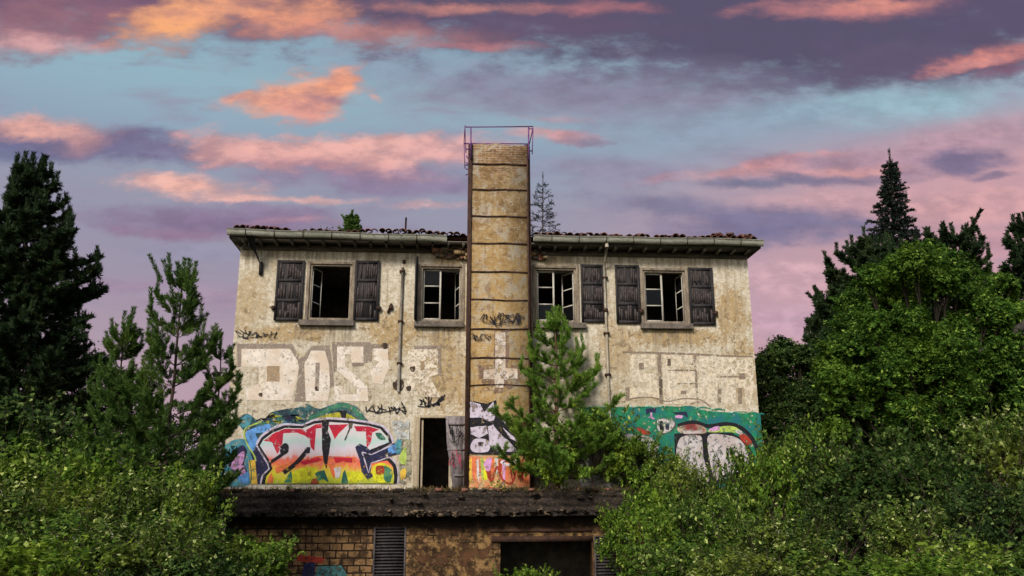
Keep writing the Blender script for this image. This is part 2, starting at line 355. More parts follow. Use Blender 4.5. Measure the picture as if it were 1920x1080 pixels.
def mat_chimney():
    m, nt = material('stained chimney render'); p = nt.pos(); x, y, z = nt.sep(p)
    a = nt.noise(p, 1.3, 6, .65, .4); b = nt.noise(p, 6.5, 7, .72, .4); c = nt.noise(p, 30, 4, .7)
    col = nt.mix(nt.ramp(a, .33, .66), (.19, .12, .055), (.35, .26, .14))
    low = nt.ramp(z, 9.5, 5.5); col = nt.mix(nt.math('MULTIPLY', low, .5), col, (.47, .31, .12))
    col = nt.mix(nt.ramp(b, .52, .6, 0, .75), col, (.46, .39, .28)); col = nt.mix(nt.ramp(b, .45, .36, 0, .7), col, (.19, .11, .045))
    dk = nt.noise(nt.mapping(p, sc=(1, 1, 2.2)), 3.2, 8, .75, .5)
    top = nt.ramp(z, 7.5, 10.8, 0, .12)
    col = nt.mix(nt.ramp(nt.math('ADD', dk, top), .58, .68, 0, .85), col, (.09, .055, .03))
    run = nt.noise(nt.mapping(p, sc=(8, 8, .6)), 1.1, 5, .6, .2); col = nt.mix(nt.ramp(run, .52, .72, 0, .5), col, (.17, .11, .05))
    col = nt.mix(nt.ramp(c, .6, .75, 0, .5), col, (.13, .09, .05))
    bk = nt.n('ShaderNodeTexBrick', 0, Vector=nt.comb(x, z, y), Color1=(.27, .13, .06, 1), Color2=(.15, .075, .04, 1), Mortar=(.33, .27, .19, 1), Scale=1.0, Mortar_Size=.013, Brick_Width=.24, Row_Height=.08)
    bz = nt.math('ADD', nt.ramp(z, 8.4, 10.6, 0, .16), nt.math('MULTIPLY', nt.math('SUBTRACT', b, .5), .9)); col = nt.mix(nt.ramp(bz, .08, .15, 0, .85), col, bk)
    # thin brick joints where render is thin
    br = nt.n('ShaderNodeTexBrick', 1, Vector=nt.comb(x, z, y), Scale=1.0, Mortar_Size=.012, Brick_Width=.23, Row_Height=.075)
    col = nt.mix(nt.math('MULTIPLY', br, nt.ramp(b, .46, .56, 0, .3)), col, (.13, .08, .04))
    gy = nt.noise(nt.mapping(p, sc=(1, 1, .7)), 2.4, 7, .7, .3); col = nt.mix(nt.ramp(gy, .5, .62, 0, .65), col, (.36, .33, .27)); gb = nt.noise(p, 3.6, 8, .75, .3); col = nt.mix(nt.ramp(gb, .53, .6, 0, .6), col, (.15, .085, .04))
    finish(nt, col, .92, nt.math('ADD', b, nt.math('MULTIPLY', c, .5)), .6, .025, .15)
    return m

def mat_brick():
    m, nt = material('sooty block wall with painted ledge shade'); p = nt.pos(); x, y, z = nt.sep(p)
    wv = nt.noise(p, 2.0, 3, .5, out=1)
    q = nt.n('ShaderNodeVectorMath', 0, dict(operation='ADD'), i0=nt.comb(x, z, 0.0), i1=nt.n('ShaderNodeVectorMath', 0, dict(operation='SCALE'), i0=wv, Scale=.06))
    bt = nt.n('ShaderNodeTexBrick', None, Vector=q, Color1=(.34, .20, .09, 1), Color2=(.20, .115, .055, 1), Mortar=(.018, .012, .009, 1), Scale=1.0, Mortar_Size=.02, Brick_Width=.34, Row_Height=.2)
    n1 = nt.noise(p, 3.2, 7, .7, .5); n2 = nt.noise(p, 1.1, 4, .6)
    col = nt.mix(nt.ramp(n1, .42, .6, 0, .9), bt.outputs[0], (.035, .022, .014))
    col = nt.mix(nt.ramp(n2, .56, .63, 0, .6), col, (.19, .11, .045))
    xw = nt.ramp(x, at(758, 1000)[0], at(775, 1000)[0]); pl = nt.math('MULTIPLY', xw, nt.ramp(n1, .33, .5, .3, 1))
    col = nt.mix(pl, col, nt.mix(nt.ramp(nt.noise(p, 4.5, 6, .7), .44, .62), (.03, .019, .011), (.24, .145, .06)))
    col = nt.mix(nt.math('MULTIPLY', pl, nt.ramp(nt.noise(p, 1.7, 6, .7, .4), .48, .56)), col, nt.mix(nt.ramp(n1, .4, .6), (.035, .02, .012), (.10, .05, .026)))
    col = nt.mix(nt.ramp(nt.math('ADD', z, nt.math('MULTIPLY', n1, .5)), -1.2, -.85), col, (.02, .014, .011))  # soot and the ledge's shade, painted near black along the wall top
    finish(nt, col, .95, nt.math('SUBTRACT', n1, nt.math('MULTIPLY', bt.outputs[1], .5)), .8, .03, .1)
    return m

PAINT = {}
def paint(rgb, wear=.5, var=.25, col2=None):
    """flat spray or emulsion paint, flaked away in places"""
    key = (rgb, wear, var, col2)
    if key in PAINT: return PAINT[key]
    m, nt = material('spray paint'); p = nt.pos(); c = srgb(*rgb)[:3]
    n1 = nt.noise(p, 5, 5, .65, .3); n2 = nt.noise(p, 8, 8, .72, .1); n3 = nt.noise(p, 2.0, 5, .6)
    d = tuple(v*(1-var) for v in c); l = tuple(min(1, v*(1+var)) for v in c)
    col = nt.mix(nt.ramp(n1, .35, .65), d, l)
    if col2: col = nt.mix(nt.ramp(n3, .42, .62), col, srgb(*col2)[:3])
    sp = nt.noise(p, 34, 3, .6); col = nt.mix(nt.ramp(sp, .6, .75, 0, .5), col, (.16, .13, .1))
    th = .36 + wear*.3
    al = nt.ramp(nt.math('ADD', n2, nt.math('MULTIPLY', nt.math('SUBTRACT', n3, .5), .35)), .27+wear*.18, .38+wear*.36)
    finish(nt, col, .75, n2, .2, .01, .3, alpha=al)
    PAINT[key] = m
    return m
def paint_grad(stops, z0, z1):
    """letters sprayed in bands of colour, one above the other"""
    m, nt = material('banded spray paint'); p = nt.pos(); x, y, z = nt.sep(p)
    n1 = nt.noise(nt.mapping(p, sc=(4, 4, .8)), 1.6, 5, .65, .4); n2 = nt.noise(p, 14, 6, .7)
    zz = nt.ramp(nt.math('ADD', z, nt.math('MULTIPLY_ADD', n1, .5, -.25)), z0, z1, smooth=False)
    col = nt.cramp(zz, [(a, srgb(*c)) for a, c in stops])
    col = nt.mix(nt.ramp(n2, .45, .7, 0, .3), col, (.5, .45, .42))
    finish(nt, col, .75, n2, .2, .01, .3, alpha=nt.ramp(n2, .24, .32))
    return m

def mat_leaf(name, c1, c2, c3=None, trans=.3, clump=1.2, rough=.7):
    m, nt = material(name); p = nt.pos()
    isl = nt.n('ShaderNodeNewGeometry', 'Random Per Island')
    a = nt.noise(p, clump, 3, .5)
    col = nt.mix(nt.math('POWER', isl, 1.25), c1, c2)
    col = nt.mix(nt.ramp(a, .3, .7, 0, .55), col, tuple(v*.55 for v in c1))
    hv = nt.noise(p, clump*.55, 3, .5); col = nt.mix(nt.ramp(hv, .5, .68, 0, .45), col, tuple(min(1, v*f) for v, f in zip(c2, (1.15, .95, .7))))
    if c3: col = nt.mix(nt.ramp(isl, .86, .98), col, c3)
    b = nt.n('ShaderNodeBsdfPrincipled', 0, Base_Color=col, Roughness=rough, Specular_IOR_Level=.18)
    tr = nt.n('ShaderNodeBsdfTranslucent', 0, Color=col)
    b = nt.n('ShaderNodeMixShader', 0, i0=trans, i1=b, i2=tr)
    nt.n('ShaderNodeOutputMaterial', None, Surface=b)
    return m

MAT = dict(
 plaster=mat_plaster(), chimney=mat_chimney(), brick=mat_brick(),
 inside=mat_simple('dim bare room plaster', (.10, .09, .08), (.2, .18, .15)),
 wood=mat_simple('bleached window wood', (.15, .12, .09), (.29, .24, .18), 5, .85, (.08, .065, .05), (2, 2, .5)),
 woodcream=mat_simple('peeling cream window paint', (.36, .34, .29), (.50, .48, .42), 6, .8, (.2, .17, .13), (2, 2, .5)),  # paler cream finish for the sash bars
 sill=mat_simple('stained stone sill', (.09, .075, .062), (.17, .145, .12), 4, .9, (.06, .05, .04)),
 shutter=mat_simple('blackened shutter boards', (.016, .016, .019), (.034, .030, .030), 6, .75, (.055, .044, .040), (3, 3, .6)),
 slat=mat_simple('flaking shutter slats', (.018, .016, .018), (.095, .074, .068), 7, .85, (.03, .025, .03), (6, 6, 1.2)),
 gutter=mat_simple('lichened gutter', (.19, .19, .155), (.31, .31, .26), 3, .8, (.11, .11, .085), (.6, 3, 3)),
 soffit=mat_simple('rotten soffit boards', (.075, .066, .054), (.14, .118, .092), 3, .9, (.03, .028, .022), (.5, 4, 2)),
 tile=mat_simple('mossy clay tile', (.07, .035, .028), (.16, .075, .055), 3.5, .9, (.035, .035, .025)),
 tilered=mat_simple('broken red clay tile', (.16, .07, .05), (.26, .12, .08), 5, .9, (.06, .045, .04)),
 rust=mat_simple('rusted steel', (.035, .02, .016), (.08, .04, .026), 6, .8, (.02, .013, .013), None, .4, .3),
 rail=mat_simple('purple painted railing', (.10, .035, .14), (.17, .07, .22), 8, .6, (.06, .03, .05), None, .2, .2),
 pipe=mat_simple('weathered downpipe', (.30, .26, .19), (.44, .40, .32), 3, .8, (.16, .13, .1), (3, 3, .6)),
 pipegrey=mat_simple('dull zinc pipe', (.17, .15, .125), (.28, .25, .21), 3, .7, (.1, .08, .06), (3, 3, .6)),
 ledge=mat_simple('black stained concrete edge', (.009, .007, .006), (.034, .026, .021), 3.2, .95, (.11, .08, .055), (1, 1, 5), .9),
 ledgepale=mat_simple('chipped pale concrete', (.05, .036, .024), (.20, .14, .09), 7, .95, (.02, .016, .012), (1, 1, 2), .9),
 louvre=mat_simple('grey louvre metal', (.04, .036, .04), (.095, .082, .082), 5, .75, (.02, .016, .016)),
 door=mat_simple('scrawled grey door', (.13, .115, .12), (.24, .21, .215), 4, .8, (.05, .04, .05), (3, 3, .8)),
 doorpost=mat_simple('bare door post', (.30, .24, .16), (.45, .38, .27), 4, .85, (.16, .12, .08), (3, 3, .5)),
 cable=mat_simple('black cable', (.01, .01, .01), (.02, .02, .02)),
 glass=None,
)
m, nt = material('dusty window glass'); p = nt.pos(); n_ = nt.noise(p, 7, 4, .6)
finish(nt, nt.mix(n_, (.003, .0035, .004), (.008, .008, .009)), nt.ramp(n_, .3, .7, .05, .12), None, spec=.12); MAT['glass'] = m

# ---------------------------------------------------------------- ground
def ground_z(x, y):
    slope = np.interp(y, [-60, -26, -8, 0, 40, 400], [-2.3, -2.5, -3.2, -3.35, -3.0, -6.0])
    return slope + .18*np.sin(x*.35+1.3)*np.cos(y*.27) + .1*np.sin(x*.9)*np.sin(y*.8+.5)
g1 = np.concatenate((np.linspace(-900, -70, 20), np.linspace(-66, 66, 100), np.linspace(70, 900, 20)))
gx, gy = np.meshgrid(g1, g1, indexing='ij'); gz = ground_z(gx, gy)
n_ = len(g1); ii, jj = np.meshgrid(np.arange(n_-1), np.arange(n_-1), indexing='ij'); a_ = (ii*n_+jj).ravel()
fl = np.stack((a_, a_+n_, a_+n_+1, a_+1), 1).ravel()
m, nt = material('rough soil and leaf litter'); p = nt.pos()
a1 = nt.noise(p, .6, 5, .6); a2 = nt.noise(p, 7, 6, .7)
c_ = nt.mix(nt.ramp(a1, .4, .6), (.035, .045, .018), (.06, .05, .03)); c_ = nt.mix(nt.ramp(a2, .45, .65, 0, .7), c_, (.025, .03, .012))
finish(nt, c_, .95, a2, .8, .06)
go = link('ground', mesh_np('ground', np.stack((gx.ravel(), gy.ravel(), gz.ravel()), 1), fl, [4]*((n_-1)**2), [m], smooth=True)); tag(go, kind='structure')

# low wooded rise along the horizon
m, nt = material('far wooded slope'); p = nt.pos(); a1 = nt.noise(p, .09, 6, .65)
finish(nt, nt.mix(nt.ramp(a1, .35, .65), (.012, .022, .010), (.035, .055, .020)), .95, a1, 1.0, 2.0)
hv_, na = [], 220; pr = np.random.RandomState(2)
for r_, h_ in ((230, -9), (262, 2), (300, 7), (380, 10), (460, -9)):
    for k in range(na):
        a = 2*math.pi*k/na; n_ = math.sin(a*5)+.6*math.sin(a*11+1)+.4*math.sin(a*23+2)
        hv_.append((r_*math.sin(a)*(1+pr.uniform(-.02, .02)), r_*math.cos(a), h_+(n_*1.5+pr.uniform(-1, 1.2) if h_ > 0 else 0)))
hf_ = [q for i in range(4) for k in range(na) for q in (i*na+k, i*na+(k+1) % na, (i+1)*na+(k+1) % na, (i+1)*na+k)]
ho = link('hills', mesh_np('hills', np.array(hv_), hf_, [4]*(4*na), [m], smooth=True)); tag(ho, kind='structure')

# ---------------------------------------------------------------- the house
rng = random.Random(5)
house = tag(empty('abandoned_house', (0, 4.0, -3.3)), 'derelict two-storey house covered in graffiti with a tall banded chimney', 'house')
XL, XR, ZB, ZT, YB = -8.05, 8.1, -.25, 7.22, 9.0
WIN = [(at(578, 550)[0], at(660, 550)[0], 4.93, 6.74), (at(787, 550)[0], at(867, 550)[0], 4.93, 6.72),
       (at(1002, 550)[0], at(1082, 550)[0], 4.94, 6.74), (at(1205, 550)[0], at(1287, 550)[0], 4.96, 6.72)]
DOOR = (at(777, 850)[0], at(845, 850)[0], -.13, at(800, 783)[2])

def wall_with_holes(mb, x0, x1, z0, z1, y, th, holes, m=0):
    xs = sorted({x0, x1, *[h[0] for h in holes], *[h[1] for h in holes]}); zs = sorted({z0, z1, *[h[2] for h in holes], *[h[3] for h in holes]})
    inside = lambda a, b: any(h[0]-1e-6 <= a and a <= h[1]+1e-6 and h[2]-1e-6 <= b and b <= h[3]+1e-6 for h in holes)
    for i in range(len(xs)-1):
        for j in range(len(zs)-1):
            if inside((xs[i]+xs[i+1])/2, (zs[j]+zs[j+1])/2): continue
            a, b, c, d = xs[i], xs[i+1], zs[j], zs[j+1]
            mb.add([(a, y, c), (b, y, c), (b, y, d), (a, y, d)], [(0, 1, 2, 3)], m)
            mb.add([(a, y+th, c), (b, y+th, c), (b, y+th, d), (a, y+th, d)], [(3, 2, 1, 0)], m)
    for (a, b, c, d) in holes:
        mb.add([(a, y, c), (b, y, c), (b, y, d), (a, y, d), (a, y+th, c), (b, y+th, c), (b, y+th, d), (a, y+th, d)],
               [(0, 4, 5, 1), (1, 5, 6, 2), (2, 6, 7, 3), (3, 7, 4, 0)], m)
mb = MB()
wall_with_holes(mb, XL, XR, ZB, ZT, 0, .34, WIN+[DOOR])
mb.add([(XL, 0, ZB), (XL, YB, ZB), (XL, YB, ZT), (XL, 0, ZT)], [(3, 2, 1, 0)])
mb.add([(XR, 0, ZB), (XR, YB, ZB), (XR, YB, ZT), (XR, 0, ZT)], [(0, 1, 2, 3)])
mb.add([(XL, YB, ZB), (XR, YB, ZB), (XR, YB, ZT), (XL, YB, ZT)], [(3, 2, 1, 0)])
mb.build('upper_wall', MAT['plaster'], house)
mb = MB()          # rooms behind the openings
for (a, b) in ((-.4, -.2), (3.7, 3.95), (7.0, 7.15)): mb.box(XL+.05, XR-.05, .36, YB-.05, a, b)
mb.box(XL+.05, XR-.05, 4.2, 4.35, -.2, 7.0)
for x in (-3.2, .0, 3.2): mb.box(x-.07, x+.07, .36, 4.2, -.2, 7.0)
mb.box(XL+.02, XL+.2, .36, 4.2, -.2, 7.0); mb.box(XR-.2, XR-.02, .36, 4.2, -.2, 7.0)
mb.build('room_partition', MAT['inside'], house)

# roof, tiles, eaves
YE = -.62
ZG = at(640, 438, YE)[2]                    # gutter rim
RX0, RX1 = at(430, 440, YE)[0], at(1426, 456, YE)[0]
mb = MB()
er, sl = ZG+.02, .235
y0, y1 = YE+.02, YB+.6; ym = (y0+y1)/2; hz = er+(ym-y0)*sl; hx = (ym-y0)
P8 = [(RX0, y0, er), (RX1, y0, er), (RX1, y1, er), (RX0, y1, er), (RX0+hx, ym, hz), (RX1-hx, ym, hz)]
mb.add(P8, [(0, 1, 5, 4), (1, 2, 5), (2, 3, 4, 5), (3, 0, 4)])
P9 = [(p[0], p[1], p[2]-.06) for p in P8[:4]]; mb.add(P9, [(3, 2, 1, 0)])
roof = mb.build('roof', MAT['tile'], house)
def tile(mb, x, y, z, L, r, dyaw, pitch, m, n=6):
    """one barrel tile: half a tapering tube with thickness"""
    vs_, fs = [], []
    for e, (t, rr) in enumerate(((0, r), (1, r*.82))):
        for q in (1.0, .84):
            for j in range(n+1):
                a = math.pi*j/n; vs_.append(np.array([math.cos(a)*rr*q, t*L, math.sin(a)*rr*q*.9]))
    k = n+1
    for j in range(n):
        fs += [(j, j+1, 2*k+j+1, 2*k+j), (k+j+1, k+j, 3*k+j, 3*k+j+1), (j+1, j, k+j, k+j+1), (2*k+j, 2*k+j+1, 3*k+j+1, 3*k+j)]
    fs += [(0, 2*k, 3*k, k), (n, k+n, 3*k+n, 2*k+n)]
    cy, sy, cp, sp = math.cos(dyaw), math.sin(dyaw), math.cos(pitch), math.sin(pitch)
    out = []
    for v in vs_:
        a, b, c = v[0], v[1]*cp-v[2]*sp, v[1]*sp+v[2]*cp
        out.append((x+a*cy-b*sy, y+a*sy+b*cy, z+c))
    mb.add(out, fs, m)
mb = MB(); pt = math.atan(sl)
for row in range(9):
    y = y0-.06+row*.42; x = RX0+.2+max(0, row*.42)
    while x < RX1-.15-row*.42:
        if -1.05 < x < 1.05 and y < .5: x += .21; continue
        gap = .10 if row else .07
        edge_zone = row == 0 and (-1.9 < x < -1.0)
        if rng.random() > gap and not (edge_zone and rng.random() < .4):
            z = er+(y-y0)*sl+rng.uniform(-.01, .035)+(rng.uniform(.02, .10) if row < 2 and not (-6.2 < x < -4.4) else 0) - (.1 if edge_zone else 0)
            tile(mb, x+rng.uniform(-.02, .02), y+rng.uniform(-.06, .05), z, .46, .108, rng.uniform(-.16, .16), pt-.03+rng.uniform(-.06, .12), 0 if rng.random() < .8 else 1)
        x += .21
for (xa, xb, n, h) in ((RX0+.25, RX0+.9, 7, .1), (RX1-1.7, RX1-.25, 26, .2), (1.6, 2.2, 6, .06), (3.0, 3.6, 5, .06)):     # broken tiles heaped near the corners
    for i in range(n):
        tile(mb, rng.uniform(xa, xb), y0+rng.uniform(-.05, .3), er+.03+rng.uniform(0, h), rng.uniform(.2, .4), .095, rng.uniform(-1.2, 1.2), rng.uniform(-.2, .4), 1 if rng.random() < .55 else 0)
for s_, xx in ((1, RX0), (-1, RX1)):      # verge tiles along the side eaves
    for i in range(40):
        yy = y0+.2+i*.21
        if yy > y1-.2: break
        tile(mb, xx-s_*.05, yy, er+.02+rng.uniform(0, .03), .45, .1, s_*-math.pi/2, pt, 0)
mb.build('roof_tiles', [MAT['tile'], MAT['tilered']], roof)
mb = MB()     # boxed eaves
zs = ZG-.16
mb.box(RX0+.04, RX1-.04, YE+.04, -.003, zs-.04, zs); mb.box(RX0+.04, XL-.003, 0, YB, zs-.04, zs); mb.box(XR+.003, RX1-.04, 0, YB, zs-.04, zs)
mb.box(RX0+.03, at(835, 450)[0], YE, YE+.04, zs-.05, ZG); mb.box(at(1000, 450)[0], RX1-.03, YE, YE+.04, zs-.05, ZG)
mb.box(RX0, RX0+.04, YE, YB+.4, zs-.05, ZG); mb.box(RX1-.04, RX1, YE, YB+.4, zs-.05, ZG)
for i in range(34):
    x = XL+.2+i*.48
    if abs(x) > 1.05: mb.box(x-.04, x+.04, YE+.05, -.004, zs-.14, zs-.041)
mb.box(XL+.05, -1.0, -.07, -.003, ZT-.1, zs-.045); mb.box(1.0, XR-.05, -.07, -.003, ZT-.1, zs-.045)
mb.build('soffit', MAT['soffit'], house)
def gutter(xa, xb, za, zb, yb=YE-.005):
    mb = MB(); n = 10; prof = []
    for j in range(n+1):
        a = math.pi+math.pi*j/n; prof.append((yb-.11+.115*math.cos(a), .17*math.sin(a)))
    prof = [(prof[0][0]-.012, .018), (prof[0][0]-.012, 0)]+prof[::1]
    prof2 = [(p[0]*.9+(yb-.11)*.1, p[1]*.88+.012) for p in prof]
    k = len(prof); ns = 30; pts = []
    for i in range(ns+1):
        t_ = i/ns; x = xa+(xb-xa)*t_; z = za+(zb-za)*t_+.012*math.sin(x*2.1)
        pts += [(x, p[0], z+p[1]) for p in prof]+[(x, p[0], z+p[1]) for p in prof2]
    fs = []
    for i in range(ns):
        o, q = i*2*k, (i+1)*2*k
        for j in range(k-1):
            fs += [(o+j, q+j, q+j+1, o+j+1), (o+k+j+1, q+k+j+1, q+k+j, o+k+j)]
    for e in (0, ns*2*k):
        fs += [(e+j, e+j+1, e+k+j+1, e+k+j) for j in range(k-1)]
    mb.add(pts, fs)
    g = mb.build('gutter', MAT['gutter'], house, True)
    x = xa+.55
    while x < xb-.2:
        t_ = (x-xa)/(xb-xa); z = za+(zb-za)*t_+.012*math.sin(x*2.1); b = MB()
        arc = [(x, yb-.11+.135*math.cos(math.pi+math.pi*j/8), z+.19*math.sin(math.pi+math.pi*j/8)) for j in range(9)]
        arc = [(x, yb-.25, z+.03)]+arc
        for a_, b_ in zip(arc, arc[1:]): b.bar(a_, b_, .03, .008)
        b.build('gutter_bracket', MAT['rust'], g)
        x += .86
gutter(RX0-.03, at(838, 446, YE)[0], ZG, at(838, 446, YE)[2]-.02)
gutter(at(1000, 448, YE)[0], RX1+.03, at(1000, 446, YE)[2], ZG)
# crumbled masonry where the gutter has fallen beside the chimney
mb = MB()
for i in range(90):
    x = rng.uniform(at(815, 450)[0], -1.0) if i < 66 else rng.uniform(1.0, 1.5); s_ = rng.uniform(.03, .09)
    z = rng.uniform(6.95, 7.42); mb.box(x-s_*1.3, x+s_*1.3, -.05-rng.uniform(.0, .1)*(1 if i % 3 else 3), -.01, z-s_*.7, z+s_*.7, rng.choice((0, 0, 1, 2)), .015, rng)
mb.build('broken_cornice', [MAT['chimney'], MAT['sill'], MAT['tilered']], house)

# chimney
YC = -.65
CX0, CX1 = at(881, 500, YC)[0], at(991, 500, YC)[0]; CZ = at(935, 272, YC)[2]
mb = MB(); nx, nz = 12, 60; xs = np.linspace(CX0, CX1, nx+1); zs_ = np.linspace(-.25, CZ, nz+1); pr = np.random.RandomState(3)
yb_ = .9
def ring(z, k):
    tp = 1-.0018*(z+.2); cx = (CX0+CX1)/2
    j = lambda: pr.uniform(-.012, .012)
    return [((CX0-cx)*tp+cx+j(), YC+j(), z), ((CX1-cx)*tp+cx+j(), YC+j(), z), ((CX1-cx)*tp+cx+j(), yb_, z), ((CX0-cx)*tp+cx+j(), yb_, z)]
pts = [q for k, z in enumerate(zs_) for q in ring(z, k)]
mb.add(pts, [(4*i+j, 4*i+(j+1) % 4, 4*i+4+(j+1) % 4, 4*i+4+j) for i in range(nz) for j in range(4)]+[(4*nz, 4*nz+1, 4*nz+2, 4*nz+3)])
for i in range(46):      # crumbled cap
    x = rng.uniform(CX0+.1, CX1-.1); s_ = rng.uniform(.05, .13); mb.box(x-s_*1.4, x+s_*1.4, rng.uniform(YC, .5), rng.uniform(.55, .85), CZ-.02, CZ+rng.uniform(.02, .13)*(1-abs(x)/1.6), 0, .02, rng)
chim = mb.build('chimney', MAT['chimney'], house)
for py in (308, 356, 406, 457, 510, 563, 617, 671, 722):
    z = at(935, py, YC)[2]; mb = MB(); h = .022 if py < 700 else .012; sg = [CX0-.03, CX0+.5, CX0+1.1, CX1+.03]; dz_ = [rng.uniform(-.02, .02) for _ in sg]
    for i in range(3):
        mb.bar((sg[i], YC-.018, z+dz_[i]), (sg[i+1], YC-.018, z+dz_[i+1]), .03, 2*h)
    mb.build('steel_band', MAT['rust'], chim)
for x in (CX0-.02, CX1+.02):
    s_ = 1 if x > 0 else -1; mb = MB(); tp = .018*s_
    mb.bar((x-.015*s_, YC-.02, -.2), (x-.015*s_-tp, YC-.02, CZ+.03), .075, .05); mb.bar((x+.03*s_, YC+.06, -.2), (x+.02*s_-tp, YC+.06, CZ+.02), .02, .12)
    mb.build('corner_angle', MAT['rust'], chim)
rz0, rz1 = at(935, 285, YC)[2], at(935, 241, YC)[2]; a0, a1 = at(871.5, 250, YC)[0], at(999, 250, YC)[0]
mb = MB(); i0, i1 = CX0-.0, CX1+.02; yf, yk = YC-.12, .55
for (xo, xi, sgn) in ((a0, i0, 1), (a1, i1, -1)):
    for yy in (yf, yk):
        dz_ = .03*sgn
        mb.bar((xo+.04*sgn, yy, rz0-.1), (xo, yy, rz1+.02), .028, .028); mb.bar((xi, yy, rz0-.3), (xi-.01*sgn, yy, rz1-dz_), .05, .04)
        mb.bar((xo+.03*sgn, yy, rz0+.02), (xi, yy, rz0+.02), .04, .03); mb.bar((xo, yy, rz1-.03), (xi, yy, rz1-.03), .026, .026)
    mb.bar((xo, yf, rz1), (xo, yk, rz1), .026, .026); mb.bar((xi, yf, rz0), (xi, yk, rz0), .03, .03)
mb.bar((a0, yf, rz1-.04), (a1, yf, rz1+.05), .028, .028); mb.bar((a0, yk, rz1-.02), (a1, yk, rz1+.03), .028, .028)
for k in range(4): mb.bar((a0+.06+k*.0, YC+.1+k*.3, rz0-.12-.1*k), (CX0, YC+.1+k*.3, rz0-.35), .03, .03)
mb.build('railing', MAT['rail'], chim)

# windows
def sash(parent, x0, x1, z0, z1, hinge, ang, panes=3):
    """a casement leaf swung inwards by ang degrees about its hinge side"""
    wd = x1-x0; b = .055; mb = MB()
    def tr(u, d, z):        # u along the leaf from the hinge, d its thickness
        a = R(ang)
        if hinge == 'l': return (x0+u*math.cos(a)-d*math.sin(a)*-1*0, .13+u*math.sin(a)+d, z)
        return (x1-u*math.cos(a), .13+u*math.sin(a)+d, z)
    def slab(u0, u1, za, zb, d0, d1, m):
        p = [tr(u, d, z) for z in (za, zb) for d in (d0, d1) for u in (u0, u1)]
        mb.add(p, [(0, 2, 3, 1), (4, 5, 7, 6), (0, 1, 5, 4), (2, 6, 7, 3), (0, 4, 6, 2), (1, 3, 7, 5)], m)
    slab(0, b, z0, z1, 0, .045, 0); slab(wd-b, wd, z0, z1, 0, .045, 0); slab(b, wd-b, z0, z0+b, .002, .043, 0); slab(b, wd-b, z1-b, z1, .002, .043, 0)
    for k in range(1, panes):
        zz = z0+(z1-z0)*k/panes; slab(b, wd-b, zz-.018, zz+.018, .006, .04, 0)
    o = mb.build('sash', MAT['woodcream'], parent)
    g = MB()
    mb2 = mb; mb = g
    for k in range(panes):
        if k != abs(int(x0*10)) % 3: continue
        za = z0+(z1-z0)*k/panes; zb = z0+(z1-z0)*(k+1)/panes; g.add([tr(b-.005, .02, za), tr(wd-b+.005, .02, za), tr(wd-b+.005, .02, zb), tr(b-.005, .02, zb)], [(0, 1, 2, 3)])
    return o, g
def window(i, sashes, silldx=(.28, .1), frame_m='wood'):
    x0, x1, z0, z1 = WIN[i]; mb = MB(); f = .085
    for a, b in ((x0+.003, x0+f), (x1-f, x1-.003)): mb.box(a, b, .02, .2, z0+.003, z1-.003)
    mb.box(x0+f, x1-f, .022, .198, z1-f, z1-.003); mb.box(x0+f, x1-f, .022, .198, z0+.003, z0+f*.8)
    # outer plank casing
    mb.box(x0-.07, x0+.02, -.035, -.003, z0-.02, z1+.05); mb.box(x1-.02, x1+.07, -.035, -.003, z0-.02, z1+.05); mb.box(x0+.02, x1-.02, -.033, -.003, z1-.03, z1+.05)
    o = mb.build('window', MAT[frame_m], house, bevel=.006)
    for (u0, u1, hinge, ang) in sashes:
        a, b = x0+f+(x1-x0-2*f)*u0, x0+f+(x1-x0-2*f)*u1
        s_, g = sash(o, a, b, z0+f*.8, z1-f, hinge, ang)
        g.build('pane', MAT['glass'], o)
    mb = MB(); mb.box(x0-silldx[0], x1+silldx[1], -.16, .02, z0-.2, z0-.025); mb.box(x0-silldx[0]-.01, x1+silldx[1]+.01, -.175, -.16, z0-.2, z0-.13)
    mb.build('sill', MAT['sill'], o, bevel=.01)
    return o
window(0, [(0, .5, 'l', 68)], (.22, .1))
window(1, [(0, .5, 'l', 0), (.5, 1, 'r', 76)], (.15, .05))
window(2, [(0, .48, 'l', 0), (.5, 1, 'r', 58)], (.05, .25))
window(3, [(0, .48, 'l', 0), (.5, 1, 'r', 84)], (.12, .12))
